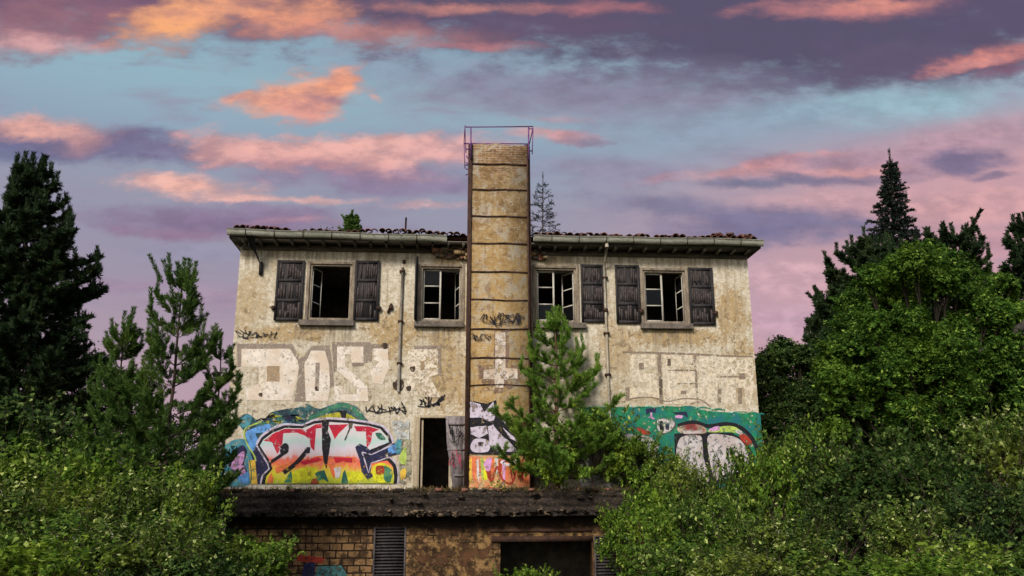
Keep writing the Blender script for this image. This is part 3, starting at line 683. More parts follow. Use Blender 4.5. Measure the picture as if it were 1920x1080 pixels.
def shutter(pa, pb, za, zb, seed, m=.0):
    rg = random.Random(seed); x0, x1 = at(pa, 550)[0], at(pb, 550)[0]; mb = MB(); s_ = .07
    y0_, y1_ = -.085, -.04
    mb.box(x0, x0+s_, y0_, y1_, za, zb, 0, .004, rg); mb.box(x1-s_, x1, y0_, y1_, za, zb, 0, .004, rg)
    h = (zb-za)/3
    for k in range(4):
        zz = za+h*k-(.09 if k == 3 else (0 if k == 0 else .045)); mb.box(x0+s_, x1-s_, y0_+.002, y1_, zz, zz+.09, 0, .004, rg)
    o = mb.build('shutter', MAT['shutter'], house)
    b = MB(); b.box(x0+.03, x1-.03, y1_-.012, y1_+.012, za+.02, zb-.02); b.build('backboard', MAT['shutter'], o)
    t_ = MB(); n = 9; wd = (x1-x0-2*s_)/n
    for k in range(3):
        z0_ = za+h*k+(.09 if k == 0 else .05); z1_ = za+h*(k+1)-.05
        for j in range(n):
            q = rg.random(); xa = x0+s_+wd*j+.008; xb = xa+wd-.014
            if q < .16: continue
            zz0 = z0_+(0 if q > .35 else rg.uniform(0, .12)); zz1 = z0_+(z1_-z0_)*(rg.uniform(.85, 1.0) if rg.random() < .5 else rg.uniform(.4, .85))
            t_.box(xa, xb, y0_+.008+rg.uniform(0, .01), y1_-.014, zz0, zz1, 0, .004, rg)
    t_.build('slats', MAT['slat'], o)
    c = MB(); xm = (x0-.03) if pa in (517, 1153) else (x1+.02)
    c.box(xm-.05, xm+.05, -.13, -.003, za+.33, za+.45, 0, .01, rg); c.box(xm-.1, xm+.07, -.11, -.09, za+.38, za+.42); c.build('shutter_catch', MAT['rust'], o)
shutter(517, 569, at(540, 602)[2], at(540, 489)[2], 1); shutter(665, 711, at(690, 602)[2], at(690, 490)[2], 2)
shutter(1089, 1133, at(1110, 605)[2], at(1110, 497)[2], 3); shutter(1153.5, 1199, at(1176, 607)[2], at(1176, 498)[2], 4); shutter(1291, 1337, at(1313, 610)[2], at(1313, 503)[2], 5)
mb = MB(); x = at(781, 550)[0]; mb.bar((x, -.02, 4.9), (x, -.02, 7.0), .06, .05); mb.bar((x-.03, -.35, 4.95), (x-.03, -.35, 6.75), .05, .04); mb.box(x-.05, x-.012, -.34, -.03, 4.95, 6.85); mb.build('shutter', MAT['shutter'], house)['label'] = 'shutter standing open edge-on beside the chimney'

# doorway
dx0, dx1, dz0, dz1 = DOOR
mb = MB(); mb.box(dx0-.03, dx0+.15, -.05, .2, dz0, dz1+.03); mb.box(dx0+.19, dx0+.25, .06, .2, dz0, dz1-.05); mb.box(dx0+.15, at(872, 780)[0], -.05, .0-.003, dz1-.01, dz1+.07); mb.box(dx1-.05, dx1-.003, .02, .2, dz0, dz1-.05)
df = mb.build('door_frame', MAT['doorpost'], house, bevel=.006)
h0, h1 = at(836, 850)[0], at(873, 850)[0]
mb = MB(); zt_, zb_ = dz1+.04, dz0-.02
Q = lambda x, y, z: (x, y, z)
mb.add([Q(h1, -.06, zb_), Q(h1, -.02, zb_), Q(h1, -.02, zt_), Q(h1, -.06, zt_), Q(h0-.02, -.30, zt_-.02), Q(h0-.02, -.26, zt_-.02), Q(h0+.02, -.30, 1.2), Q(h0+.02, -.26, 1.2), Q(h0+.22, -.30, zb_), Q(h0+.22, -.26, zb_)],
       [(0, 3, 4, 6, 8), (1, 9, 7, 5, 2), (3, 2, 5, 4), (4, 5, 7, 6), (6, 7, 9, 8), (0, 8, 9, 1), (0, 1, 2, 3)])
dl = mb.build('door', MAT['door'], house)
mb = MB()
for z in (.25, 1.0, 1.75): mb.bar((h0+.24 if z < .5 else h0+.04, -.27+.0, z), (h1-.02, -.075, z), .09, .05)
mb.bar((h1-.05, -.09, zb_+.02), (h1-.05, -.09, zt_-.03), .05, .05); mb.build('door_rail', MAT['door'], dl)

# pipes and fixings on the wall
x = at(1134, 600)[0]; mb = MB(); mb.tube([(x, YE-.1, ZG-.12), (x, YE-.1, ZG-.3)], .055, 10); mb.tube([(x, YE-.1, ZG-.28), (x+.02, -.35, ZG-.55), (x+.02, -.09, ZG-.75), (x+.02, -.08, 5.6), (x+.04, -.07, 3.0), (x+.05, -.08, 1.6)], .04, 10)
dp = mb.build('downpipe', MAT['pipe'], house, True)
for z in (6.4, 4.6, 3.3): b = MB(); b.box(x-.06, x+.12, -.13, -.003, z-.03, z+.03); b.build('pipe_clip', MAT['rust'], dp)
mb = MB(); x = at(755, 520)[0]; mb.tube([(x, -.07, at(755, 503)[2]), (x-.02, -.07, 5.2), (at(750, 640)[0], -.07, at(750, 640)[2]), (at(747, 735)[0], -.07, at(747, 735)[2])], .042, 10)
dp = mb.build('downpipe', MAT['pipegrey'], house, True)
for z in (6.5, 4.9, 3.6): b = MB(); b.box(x-.1, x+.06, -.125, -.003, z-.03, z+.03); b.build('pipe_clip', MAT['rust'], dp)
mb = MB(); mb.box(x-.02, x+.07, -.06, -.003, 6.78, 6.88); mb.build('wall_hook', MAT['rust'], house)
mb = MB(); c = at(731, 578); mb.bar((c[0]-.06, -.03, c[2]-.15), (c[0]+.05, -.05, c[2]+.14), .09, .06); mb.box(c[0]-.03, c[0]+.09, -.1, -.003, c[2]-.05, c[2]+.08); mb.build('wall_bracket', MAT['rust'], house)
mb = MB(); p0 = at(470, 445, YE-.1); p1 = at(478, 470, -.3); p2 = at(487, 492, -.08)
mb.tube([p0, p0+np.array([.04, .02, -.25]), p1, p2], [.14, .11, .035, .02], 8); p3 = at(489, 503, -.06); mb.box(p3[0]-.05, p3[0]+.05, -.1, -.003, p3[2]-.2, p3[2]+.2); mb.build('broken_pipe', MAT['cable'], house)
x = at(760, 420, 1.2); mb = MB(); mb.tube([(x[0], 1.2, 7.7), (x[0]+.02, 1.2, at(760, 408, 1.2)[2])], .035, 6); mb.build('roof_mast', MAT['rust'], house)

# terrace edge and the storey beneath it
YL, ZL0, ZL1 = -1.2, -.90, -.2
LX0, LX1 = at(399, 940, YL)[0], 8.6
pr = np.random.RandomState(8); nx, nz = 260, 12; mb = MB(); pts = []
for i in range(nx+1):
    x = LX0+(LX1-LX0)*i/nx; b0 = .03*math.sin(x*3.1)+.02*math.sin(x*7.7)
    for j in range(nz+1):
        t_ = j/nz; pts.append((x, YL+.05+b0+.03*math.sin(x*13+j*1.9)*math.sin(x*5.3+j)+(0, .05, .02, .0, .06, .03, .0, -.01, .07, .04, .0, .02, .05)[j % 13]+pr.uniform(-.02, .02), ZL0+(ZL1-ZL0)*t_+pr.uniform(-.014, .014)+(pr.uniform(-.02, .05) if j == nz else 0)))
    pts.append((x, .0-.004, ZL1-.02)); pts.append((x, .0-.004, ZL0+.02))
k = nz+3
mb.add(pts, [(i*k+j, (i+1)*k+j, (i+1)*k+(j+1) % k, i*k+(j+1) % k) for i in range(nx) for j in range(k)]+[tuple(range(k))[::-1], tuple(nx*k+j for j in range(k))])
ledge = mb.build('terrace_ledge', MAT['ledge'], house)
mb = MB()
for i in range(170):      # lumps breaking away along the lower edge
    x = rng.uniform(LX0+.05, LX1-.3); s_ = rng.uniform(.02, .065); lo = rng.random() < .9; z = rng.uniform(-.9, -.74) if lo else rng.uniform(-.7, -.2); mid = at(690, 950, YL)[0] < x < at(870, 950, YL)[0]
    a = rng.uniform(-.5, .5); mb.obox((x, YL+.03, z), (s_*rng.uniform(2, 4)*math.cos(a), 0, s_*2*math.sin(a)), (0, .22, 0), (-s_*math.sin(a), 0, s_*1.4*math.cos(a)), 1 if lo and rng.random() < (.75 if mid else .2) else 0)
mb.build('crumbled_edge', [MAT['ledge'], MAT['ledgepale']], ledge)
YW = -.62
gar = (at(938, 1040, YW)[0], at(1110, 1040, YW)[0], -3.6, at(1000, 1016, YW)[2])
lv1 = (at(701, 1000, YW)[0], at(762, 1000, YW)[0], -3.6, at(730, 988, YW)[2]); lv2 = (at(1113, 1040, YW)[0]+.02, at(1182, 1040, YW)[0], -3.6, at(1150, 1004, YW)[2])
mb = MB(); wall_with_holes(mb, LX0+.25, LX1-.2, -3.7, ZL0+.03, YW, .3, [gar, lv1, lv2])
mb.add([(LX0+.25, YW, -3.7), (LX0+.25, 6, -3.7), (LX0+.25, 6, ZL0), (LX0+.25, YW, ZL0)], [(3, 2, 1, 0)]); mb.add([(LX1-.2, YW, -3.7), (LX1-.2, 6, -3.7), (LX1-.2, 6, ZL0), (LX1-.2, YW, ZL0)], [(0, 1, 2, 3)])
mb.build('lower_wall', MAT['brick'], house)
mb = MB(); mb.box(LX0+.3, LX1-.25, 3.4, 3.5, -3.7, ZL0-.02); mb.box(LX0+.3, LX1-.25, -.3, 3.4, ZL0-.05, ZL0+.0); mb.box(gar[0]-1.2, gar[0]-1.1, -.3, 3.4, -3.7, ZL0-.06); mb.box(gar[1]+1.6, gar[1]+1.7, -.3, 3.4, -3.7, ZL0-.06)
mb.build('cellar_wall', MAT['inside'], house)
mb = MB(); mb.box(gar[0]-.25, gar[1]+.02, YW-.08, YW-.003, gar[3]+.01, gar[3]+.16, 0, .01, rng); mb.box(gar[0]-.3, gar[1]+.0, YW-.05, YW-.003, gar[3]+.28, gar[3]+.36, 0, .01, rng); mb.build('lintel_beam', MAT['rust'], house)
for (a, b, c, d) in (lv1, lv2):
    mb = MB(); mb.box(a, a+.05, YW-.02, YW+.08, c, d); mb.box(b-.05, b, YW-.02, YW+.08, c, d); z = d-.04
    mb.box(a+.05, b-.05, YW+.09, YW+.11, c, d)
    while z > c: mb.obox(((a+b)/2, YW+.03, z), (b-a-.1, 0, 0), (0, .09, -.05), (0, .006, .012)); z -= .085
    mb.build('louvred_panel', MAT['louvre'], house)
# ---------------------------------------------------------------- paint on the walls
def curve(pts, closed, n=6):
    """rounded line through the points"""
    P = [np.array(p, float) for p in pts]; k = len(P); out = []
    for i in range(k if closed else k-1):
        g_ = lambda j: P[j % k] if closed else P[max(0, min(k-1, j))]
        a, b, c, d = g_(i-1), g_(i), g_(i+1), g_(i+2)
        for s_ in range(n):
            t_ = s_/n; out.append(.5*((2*b)+(c-a)*t_+(2*a-5*b+4*c-d)*t_*t_+(3*b-a-3*c+d)*t_**3))
    if not closed: out.append(P[-1])
    return out
class Paint:
    def __init__(s, ox, oy, sc, Y=0.0, lift=.005):
        s.o = (ox, oy); s.s = sc; s.Y = Y; s.k = 0; s.lift = lift; s.mb = MB(); s.mats = []
    def w(s, p):
        q = at(s.o[0]+p[0]/s.s, s.o[1]+p[1]/s.s, s.Y); return (q[0], s.Y-s.lift-s.k*.0005, q[2])
    def mi(s, m):
        if m not in s.mats: s.mats.append(m)
        return s.mats.index(m)
    def fill(s, m, pts, soft=False):
        if soft: pts = curve(pts, True, 5)
        else:
            q = []
            for i, a in enumerate(pts):
                b = pts[(i+1) % len(pts)]; L = math.hypot(b[0]-a[0], b[1]-a[1]); k = max(1, min(14, int(L/(3.2*s.s))))
                q += [(a[0]+(b[0]-a[0])*j/k, a[1]+(b[1]-a[1])*j/k) for j in range(k)]
            pts = q
        j_ = .22*s.s; pts = [(p[0]+rng.uniform(-j_, j_), p[1]+rng.uniform(-j_, j_)) for p in pts]
        s.mb.poly([s.w(p) for p in pts], s.mi(m)); s.k += 1; return s
    def line(s, m, pts, wd, soft=True, closed=False):
        if soft: pts = curve(pts, closed)
        P = [np.array(p, float) for p in pts]
        if closed: P = P+[P[0], P[1]]
        L, R_ = [], []
        for i, p in enumerate(P):
            d = P[min(i+1, len(P)-1)]-P[max(i-1, 0)]; d /= np.linalg.norm(d)+1e-9; nn = np.array([-d[1], d[0]])
            L.append(s.w(p+nn*wd/2)); R_.append(s.w(p-nn*wd/2))
        k = len(P); s.mb.add(L+R_, [(i, i+1, k+i+1, k+i) for i in range(k-1)], s.mi(m)); s.k += 1; return s
    def build(s, name, label=None):
        o = s.mb.build(name, s.mats, house)
        if label: o['label'] = label
        return o

GREYW = paint((140, 124, 104), .8, .15); PALE = paint((208, 199, 188), .2, .12, (196, 180, 162)); OUTL = paint((132, 119, 108), .45, .15); WEAK = paint((206, 194, 176), .5, .1); COUNTER = paint((150, 128, 100), .45, .15)
BLACK = paint((16, 15, 24), .25, .3); WHITE = paint((196, 192, 196), .3, .12); LILAC = paint((186, 176, 192), .35, .12)
# big pale block letters, left half
g = Paint(430, 630, 4.267)
g.fill(OUTL, [(62, 62), (505, 62), (560, 185), (548, 200), (482, 100), (98, 102), (94, 248), (66, 250)]); g.fill(OUTL, [(545, 190), (610, 150), (600, 240), (612, 525), (520, 525), (548, 350)]); g.fill(OUTL, [(600, 160), (655, 76), (795, 74), (812, 130), (840, 400), (800, 410), (798, 230), (765, 116), (655, 116), (620, 230)])
g.fill(OUTL, [(820, 50), (1125, 50), (1135, 64), (1275, 66), (1275, 98), (1145, 98), (1140, 205), (1076, 218), (1070, 86), (862, 86), (860, 275), (835, 300)]); g.fill(OUTL, [(978, 216), (1080, 216), (1076, 240), (985, 245)]); g.fill(GREYW, [(1105, 400), (1135, 440), (1130, 520), (1110, 520)])
g.fill(PALE, [(98, 104), (482, 104), (545, 195), (558, 250), (542, 350), (500, 515), (140, 512), (128, 420), (238, 380), (235, 245), (98, 248)])
g.fill(COUNTER, [(300, 240), (402, 240), (402, 365), (300, 365)]); g.fill(WEAK, [(236, 250), (300, 240), (300, 365), (240, 500)])
g.fill(PALE, [(655, 118), (765, 118), (798, 230), (806, 400), (790, 520), (612, 520), (600, 230)]); g.fill(OUTL, [(690, 214), (725, 214), (716, 440), (685, 440)])
g.fill(PALE, [(862, 85), (1072, 85), (1072, 214), (978, 214), (972, 148), (925, 148), (930, 242), (1105, 405), (1112, 522), (850, 522), (838, 400), (905, 402), (910, 466), (1018, 466), (1020, 418), (862, 275)])
g.fill(PALE, [(1155, 100), (1268, 100), (1278, 255), (1225, 385), (1150, 380), (1130, 285), (1200, 205), (1155, 192)])
g.build('block_letters', 'faded pale block letters with grey outline left of the chimney')
g = Paint(430, 630, 4.267, 0.0, .0152)
g.fill(OUTL, [(1475, 78), (1692, 76), (1692, 330), (1668, 300), (1668, 106), (1480, 106)])
g.fill(WEAK, [(1430, 106), (1668, 106), (1672, 305), (1605, 330), (1690, 490), (1570, 490), (1500, 335), (1465, 490), (1420, 420)]); g.fill(COUNTER, [(1530, 200), (1562, 200), (1562, 275), (1530, 275)])
for q in ((1350, 395, 40), (1435, 420, 18), (1465, 265, 20), (1240, 80, 22), (700, 420, 15), (250, 470, 14)): g.fill(paint((52, 38, 28), .35, .3), [(q[0]-q[2], q[1]-q[2]*.7), (q[0]+q[2], q[1]-q[2]), (q[0]+q[2]*.8, q[1]+q[2]), (q[0]-q[2]*.7, q[1]+q[2]*.8)], True)
g.build('block_letters', 'nearly erased pale block letters beside the chimney')
# pale block letters, right half
g = Paint(1140, 640, 4.0); GREY = paint((124, 110, 96), .5, .15); DARK = paint((86, 76, 66), .6, .2); PALE2 = paint((196, 182, 156), .95, .1, (188, 170, 140)); PALE3 = paint((208, 198, 180), .52, .1, (200, 186, 164))
g.fill(PALE2, [(20, 80), (1095, 105), (1125, 470), (1100, 520), (760, 500), (130, 455), (20, 440)])
g.line(GREY, [(110, 82), (370, 86), (640, 96), (1085, 120)], 15, False)
g.fill(GREY, [(365, 88), (398, 88), (412, 470), (385, 470)]); g.fill(GREY, [(640, 96), (660, 96), (680, 470), (664, 470)])
g.fill(PALE3, [(165, 100), (355, 100), (362, 195), (235, 195), (235, 235), (375, 245), (385, 425), (165, 425), (165, 350), (290, 350), (290, 310), (165, 300)])
g.fill(PALE3, [(410, 105), (630, 105), (638, 190), (510, 190), (510, 222), (645, 226), (655, 315), (520, 318), (520, 350), (660, 352), (668, 470), (420, 470)])
g.fill(PALE3, [(680, 115), (1085, 122), (1098, 330), (1064, 480), (1035, 480), (1020, 350), (960, 352), (955, 470), (860, 465), (846, 300), (820, 300), (830, 470), (690, 470)])
for (a, b, c, d) in ((232, 160, 268, 210), (445, 130, 472, 185), (545, 370, 588, 395), (130, 345, 160, 440), (384, 285, 408, 400), (975, 350, 1004, 470), (980, 240, 1030, 285), (815, 260, 1010, 272), (500, 210, 560, 226), (440, 215, 660, 221), (520, 312, 660, 319), (820, 350, 850, 470)):
    g.fill(DARK if (c-a) < 30 and d-b < 120 else GREY, [(a, b), (c, b), (c, d), (a, d)])
g.line(GREY, [(110, 455), (200, 425), (330, 420), (440, 450), (560, 430), (700, 440), (770, 495)], 9)
g.build('block_letters', 'washed-out pale block letters right of the chimney')
# cross on the chimney
g = Paint(860, 560, 2.919, YC, .02); gs = paint((120, 96, 84), .7, .2)
g.fill(gs, [(105, 365), (190, 360), (195, 170), (275, 170), (275, 360), (345, 365), (350, 440), (270, 500), (190, 530), (110, 440)])
g.fill(paint((200, 190, 182), .45, .15, (180, 160, 138)), [(200, 185), (256, 185), (256, 380), (322, 384), (322, 440), (248, 445), (245, 488), (198, 488), (196, 442), (136, 440), (136, 392), (200, 385)])
g.build('painted_cross', 'white cross painted on the chimney')
# the large red, white and yellow piece
zA, zB = at(600, 905)[2], at(600, 792)[2]
GRAD = paint_grad([(0, (150, 160, 30)), (.10, (196, 190, 30)), (.20, (206, 176, 48)), (.29, (214, 110, 58)), (.38, (208, 92, 76)), (.44, (196, 170, 172)), (.56, (196, 188, 200)), (.68, (166, 190, 186)), (.8, (192, 190, 192)), (1, (196, 184, 190))], zA, zB)
RED = paint((176, 22, 46), .25, .2, (160, 18, 52)); TEAL = paint((46, 92, 96), .35, .4, (22, 44, 58)); GRN = paint((58, 118, 90), .3, .3, (32, 84, 72)); OLIVE = paint((156, 150, 40), .3, .2); BLUE = paint((86, 138, 196), .3, .2)
NAVY = paint((28, 30, 64), .25, .3); YEL = paint((196, 196, 34), .25, .2); GOLD = paint((204, 168, 62), .3, .2); PINK = paint((190, 140, 186), .35, .2); CYAN = paint((74, 140, 150), .35, .25, (58, 112, 140)); LIME = paint((156, 178, 84), .3, .2); BRICKRED = paint((150, 50, 34), .3, .2); ORANGE = paint((206, 104, 62), .35, .2)
g = Paint(430, 720, 5.4, 0.0, .0107)
g.fill(CYAN, [(-80, 700), (-20, 600), (110, 555), (210, 600), (240, 760), (215, 1010), (-90, 1012)], True)
g.fill(NAVY, [(40, 700), (130, 620), (180, 680), (150, 800), (180, 900), (120, 960), (40, 900), (10, 800)], True); g.fill(PINK, [(60, 745), (150, 680), (140, 790), (70, 870), (15, 840)], True); g.fill(PINK, [(100, 850), (150, 830), (170, 960), (120, 940)], True); g.fill(BLUE, [(60, 880), (110, 930), (190, 890), (185, 1000), (110, 990)], True)
g.fill(TEAL, [(95, 370), (180, 300), (320, 380), (420, 290), (560, 255), (700, 235), (780, 200), (900, 250), (1040, 210), (1140, 185), (1290, 230), (1370, 330), (1390, 410), (1000, 400), (500, 470), (300, 440), (160, 480)], True)
for i in range(22):
    x, y = rng.uniform(270, 760), rng.uniform(300, 395)
    g.line(rng.choice((BLACK, BLACK, GRN, NAVY, CYAN, OLIVE)), [(x+rng.uniform(-60, 60), y+rng.uniform(-30, 30)) for q in range(4)], rng.uniform(7, 16)); g.k -= i % 2
g.fill(CYAN, [(105, 380), (180, 310), (230, 340), (190, 440), (110, 430)], True)
g.line(GRN, [(800, 360), (960, 285), (1130, 215), (1270, 265), (1350, 370)], 44); g.fill(OLIVE, [(860, 360), (1000, 305), (1160, 290), (1300, 365), (1260, 390), (950, 375)], True); g.fill(BLACK, [(1090, 270), (1190, 265), (1180, 350), (1140, 365), (1125, 300)])
g.fill(NAVY, [(170, 560), (300, 440), (420, 460), (330, 640), (420, 800), (330, 1012), (285, 1012), (270, 860)]); g.fill(BLUE, [(180, 480), (390, 405), (415, 460), (300, 580), (240, 680), (185, 580)], True); g.fill(TEAL, [(262, 500), (345, 490), (300, 580)])
g.line(LIME, [(330, 380), (160, 460), (175, 590), (250, 720), (270, 780)], 15); g.fill(GOLD, [(195, 770), (262, 770), (285, 1012), (215, 1012)]); g.line(GRN, [(205, 770), (225, 900), (215, 1010)], 10)
outer = [(285, 620), (330, 540), (430, 465), (560, 418), (740, 425), (860, 375), (1000, 358), (1230, 372), (1420, 400), (1545, 432), (1625, 520), (1650, 600), (1560, 650), (1450, 700), (1440, 780), (1600, 745), (1680, 810), (1700, 960), (1690, 1012), (325, 1012), (345, 930), (410, 860), (390, 790)]
g.line(LILAC, outer[:12], 40); g.line(LILAC, outer[11:19], 30); g.line(LILAC, [outer[-1], outer[0]], 34); g.line(LILAC, outer[-4:], 30)
g.fill(BLACK, outer); inner = [(312, 625), (350, 560), (445, 492), (565, 446), (740, 450), (865, 402), (1000, 385), (1230, 398), (1415, 425), (1528, 456), (1600, 535), (1618, 590), (1440, 660), (1330, 720), (1420, 800), (1600, 775), (1655, 830), (1670, 960), (1662, 1008), (365, 1008), (375, 940), (440, 860), (415, 785)]
g.fill(GRAD, inner)
g.fill(RED, [(350, 575), (450, 500), (560, 455), (740, 458), (800, 500), (812, 560), (770, 525), (680, 492), (548, 500), (540, 600), (490, 712), (430, 590)]); g.fill(RED, [(775, 470), (870, 412), (945, 398), (940, 445), (880, 452), (862, 680), (825, 640), (812, 545)]); g.fill(RED, [(1005, 415), (1205, 408), (1110, 500), (1068, 560), (1040, 490)]); g.fill(RED, [(1262, 425), (1420, 432), (1520, 462), (1450, 490), (1432, 600), (1390, 645), (1384, 482), (1290, 480)])
g.line(ORANGE, [(470, 880), (700, 800), (900, 760), (1050, 760), (1280, 770)], 60)
g.fill(YEL, [(620, 920), (740, 848), (870, 850), (890, 890), (800, 965), (640, 1000)], True); g.fill(YEL, [(1180, 900), (1320, 890), (1350, 960), (1240, 1000)], True)
g.fill(GRN, [(555, 1000), (590, 930), (625, 880), (640, 930), (632, 1000)]); g.fill(GRN, [(870, 905), (915, 880), (965, 872), (985, 930), (1010, 1005), (950, 960), (900, 985)]); g.fill(GRN, [(1135, 1005), (1150, 900), (1172, 866), (1190, 930), (1205, 1005)]); g.fill(BRICKRED, [(822, 1006), (840, 962), (880, 952), (915, 1006)]); g.fill(OLIVE, [(790, 890), (830, 882), (826, 935), (795, 930)]); g.fill(ORANGE, [(380, 1005), (400, 940), (430, 900), (450, 960), (440, 1005)]); g.fill(ORANGE, [(1010, 820), (1060, 800), (1080, 900), (1060, 960), (1030, 900)]); g.fill(WHITE, [(1060, 850), (1130, 840), (1120, 940), (1080, 960)]); g.fill(RED, [(700, 790), (900, 740), (950, 770), (760, 820)]); g.fill(RED, [(1050, 740), (1250, 750), (1240, 800), (1150, 780), (1080, 800)])
g.fill(BLACK, [(938, 380), (1012, 380), (998, 470), (1030, 560), (1012, 690), (985, 860), (958, 790), (940, 650)]); g.fill(BLACK, [(520, 640), (560, 600), (600, 620), (596, 690), (540, 720), (515, 690)], True)
g.line(BLACK, [(405, 800), (500, 740), (590, 670)], 32); g.line(BLACK, [(550, 900), (680, 800), (800, 660)], 42); g.fill(BLACK, [(770, 640), (822, 640), (815, 700), (760, 700)]); g.line(BLACK, [(1240, 400), (1200, 500), (1170, 570)], 12); g.fill(DARK, [(1205, 395), (1255, 395), (1240, 450), (1212, 450)])
g.fill(GRN, [(1480, 500), (1540, 500), (1580, 560), (1520, 560)], True)
g.fill(NAVY, [(1275, 640), (1320, 605), (1400, 640), (1435, 690), (1560, 655), (1650, 610), (1740, 590), (1740, 690), (1610, 735), (1440, 790), (1430, 890), (1460, 930), (1400, 970), (1340, 890), (1320, 770)]); g.fill(CYAN, [(1680, 575), (1745, 575), (1740, 690), (1690, 700)], True); g.fill(BLUE, [(1610, 640), (1680, 620), (1690, 690), (1620, 700)], True)
g.line(LILAC, [(1345, 690), (1380, 800), (1410, 900), (1440, 800), (1600, 750)], 13, False); g.line(LILAC, [(1345, 690), (1440, 715), (1640, 625)], 10, False)
g.line(BLACK, [(1610, 760), (1670, 830), (1685, 920), (1680, 1005)], 34); g.fill(YEL, [(1460, 840), (1560, 800), (1640, 860), (1640, 980), (1480, 985)], True); g.fill(GRN, [(1560, 830), (1650, 880), (1630, 990), (1570, 970)], True); g.fill(BRICKRED, [(1490, 835), (1560, 830), (1565, 910), (1492, 912)], True)
g.fill(paint((168, 172, 172), .5, .2), [(1640, 372), (1822, 372), (1822, 560), (1700, 560), (1660, 480)]); g.fill(paint((96, 104, 92), .6, .3, (150, 146, 120)), [(1745, 560), (1835, 560), (1840, 1010), (1715, 1010), (1720, 800)]); g.fill(LIME, [(1725, 730), (1785, 640), (1790, 800), (1735, 800)], True); g.fill(GOLD, [(1735, 880), (1790, 860), (1780, 960), (1740, 970)], True)
g.build('graffiti_piece', 'large red, white and yellow graffiti piece left of the doorway')
# black and white piece on the chimney foot
g = Paint(860, 560, 2.919, YC, .02)
g.fill(BLACK, [(50, 553), (150, 575), (205, 555), (215, 650), (300, 690), (400, 760), (395, 860), (55, 850)])
for q in ([(60, 562), (118, 578), (140, 622), (190, 562), (200, 640), (188, 682), (120, 650), (62, 652)], [(64, 706), (150, 690), (160, 740), (110, 764), (66, 740)], [(160, 700), (190, 690), (330, 840), (210, 836), (170, 800)], [(215, 640), (290, 690), (258, 690)], [(240, 705), (330, 780), (300, 790)], [(310, 735), (395, 770), (370, 800)]): g.fill(LILAC, q)
g.fill(LILAC, [(66, 800), (90, 768), (150, 770), (172, 800), (160, 836), (100, 842), (70, 830)], True); g.fill(BLACK, [(105, 785), (135, 785), (132, 808), (110, 806)])
g.line(BLACK, [(195, 690), (260, 760), (345, 800)], 14); g.line(BLACK, [(60, 660), (120, 690), (200, 672)], 16)
g.fill(paint((206, 160, 110), .4, .25, (196, 110, 76)), [(52, 862), (395, 862), (395, 1034), (52, 1034)])
for k, c in enumerate((GOLD, ORANGE, WHITE, LIME, YEL, BRICKRED, ORANGE, WHITE, BRICKRED, PINK, ORANGE, BRICKRED, OLIVE, ORANGE, BRICKRED, ORANGE)):
    x = 58+k*20; g.fill(c, [(x, 866+rng.uniform(0, 30)), (x+rng.uniform(8, 22), 866+rng.uniform(0, 20)), (x+rng.uniform(10, 22), 940+rng.uniform(0, 90)), (x+rng.uniform(-4, 8), 940+rng.uniform(0, 90))]); g.k -= k % 2
g.line(BRICKRED, [(150, 930), (180, 1000), (210, 920), (240, 990), (290, 1010), (320, 930), (370, 900)], 12); g.fill(PINK, [(140, 890), (180, 870), (170, 940), (145, 935)], True); g.line(WHITE, [(230, 890), (270, 910), (330, 880)], 16); g.line(BLACK, [(240, 900), (290, 880), (330, 910)], 6)
g.build('graffiti_piece', 'black and white lettering over orange drips on the chimney foot')
# green field with a white bubble throw-up
g = Paint(1180, 740, 6.0, 0.0, .0123); GREEN = paint((18, 112, 76), .22, .3, (20, 98, 104)); WHITE2 = paint((186, 180, 182), .4, .12, (170, 160, 158))
g.fill(paint((160, 190, 170), .7, .2), [(-560, 125), (300, 118), (640, 128), (900, 140), (980, 180), (1470, 215), (1470, 250), (0, 200)])
g.fill(GREEN, [(-560, 140), (120, 140), (640, 140), (940, 190), (1200, 205), (1474, 222), (1500, 640), (1480, 1050), (-560, 1050)])
for k in range(16):
    x = rng.uniform(-100, 1440); yb_ = 140+max(0, x-640)*.1; g.line(GREEN, [(x, yb_+6), (x+rng.uniform(30, 90), yb_-rng.uniform(-4, 9)), (x+rng.uniform(100, 190), yb_+8)], rng.uniform(8, 18)); g.k -= k % 2
g.fill(WHITE2, [(-560, 420), (0, 440), (220, 470), (330, 560), (300, 1050), (-560, 1050)]); g.fill(BRICKRED, [(80, 380), (200, 400), (240, 440), (160, 450)], True); g.line(DARK, [(0, 400), (110, 370), (240, 440)], 14)
g.line(BLACK, [(540, 350), (720, 310), (860, 350), (940, 350), (1080, 330), (1230, 360), (1370, 480), (1440, 640), (1450, 800)], 44); g.fill(BLACK, [(505, 440), (700, 420), (940, 425), (1150, 430), (1300, 510), (1400, 680), (1420, 1000), (510, 1010)])
g.fill(paint((176, 160, 140), .4, .2, (120, 50, 50)), [(540, 370), (720, 330), (850, 370), (840, 435), (600, 440)], True); g.fill(WHITE2, [(600, 405), (820, 405), (815, 435), (610, 440)])
g.fill(LIME, [(890, 400), (1080, 352), (1200, 370), (1250, 430), (1100, 420), (920, 425)], True); g.fill(PINK, [(900, 385), (1000, 352), (1010, 400), (910, 412)], True); g.fill(BRICKRED, [(1250, 430), (1330, 470), (1380, 550), (1310, 560), (1240, 480)], True); g.fill(WHITE2, [(1190, 395), (1260, 410), (1265, 450), (1200, 430)], True)
g.fill(WHITE2, [(600, 470), (790, 462), (820, 560), (835, 720), (905, 960), (760, 965), (600, 850), (530, 690), (540, 560)], True); g.fill(WHITE2, [(885, 465), (1080, 455), (1230, 500), (1320, 620), (1345, 780), (1240, 860), (1060, 900), (960, 960), (900, 720)], True)
g.line(BLACK, [(830, 460), (865, 620), (880, 800), (920, 960)], 34)
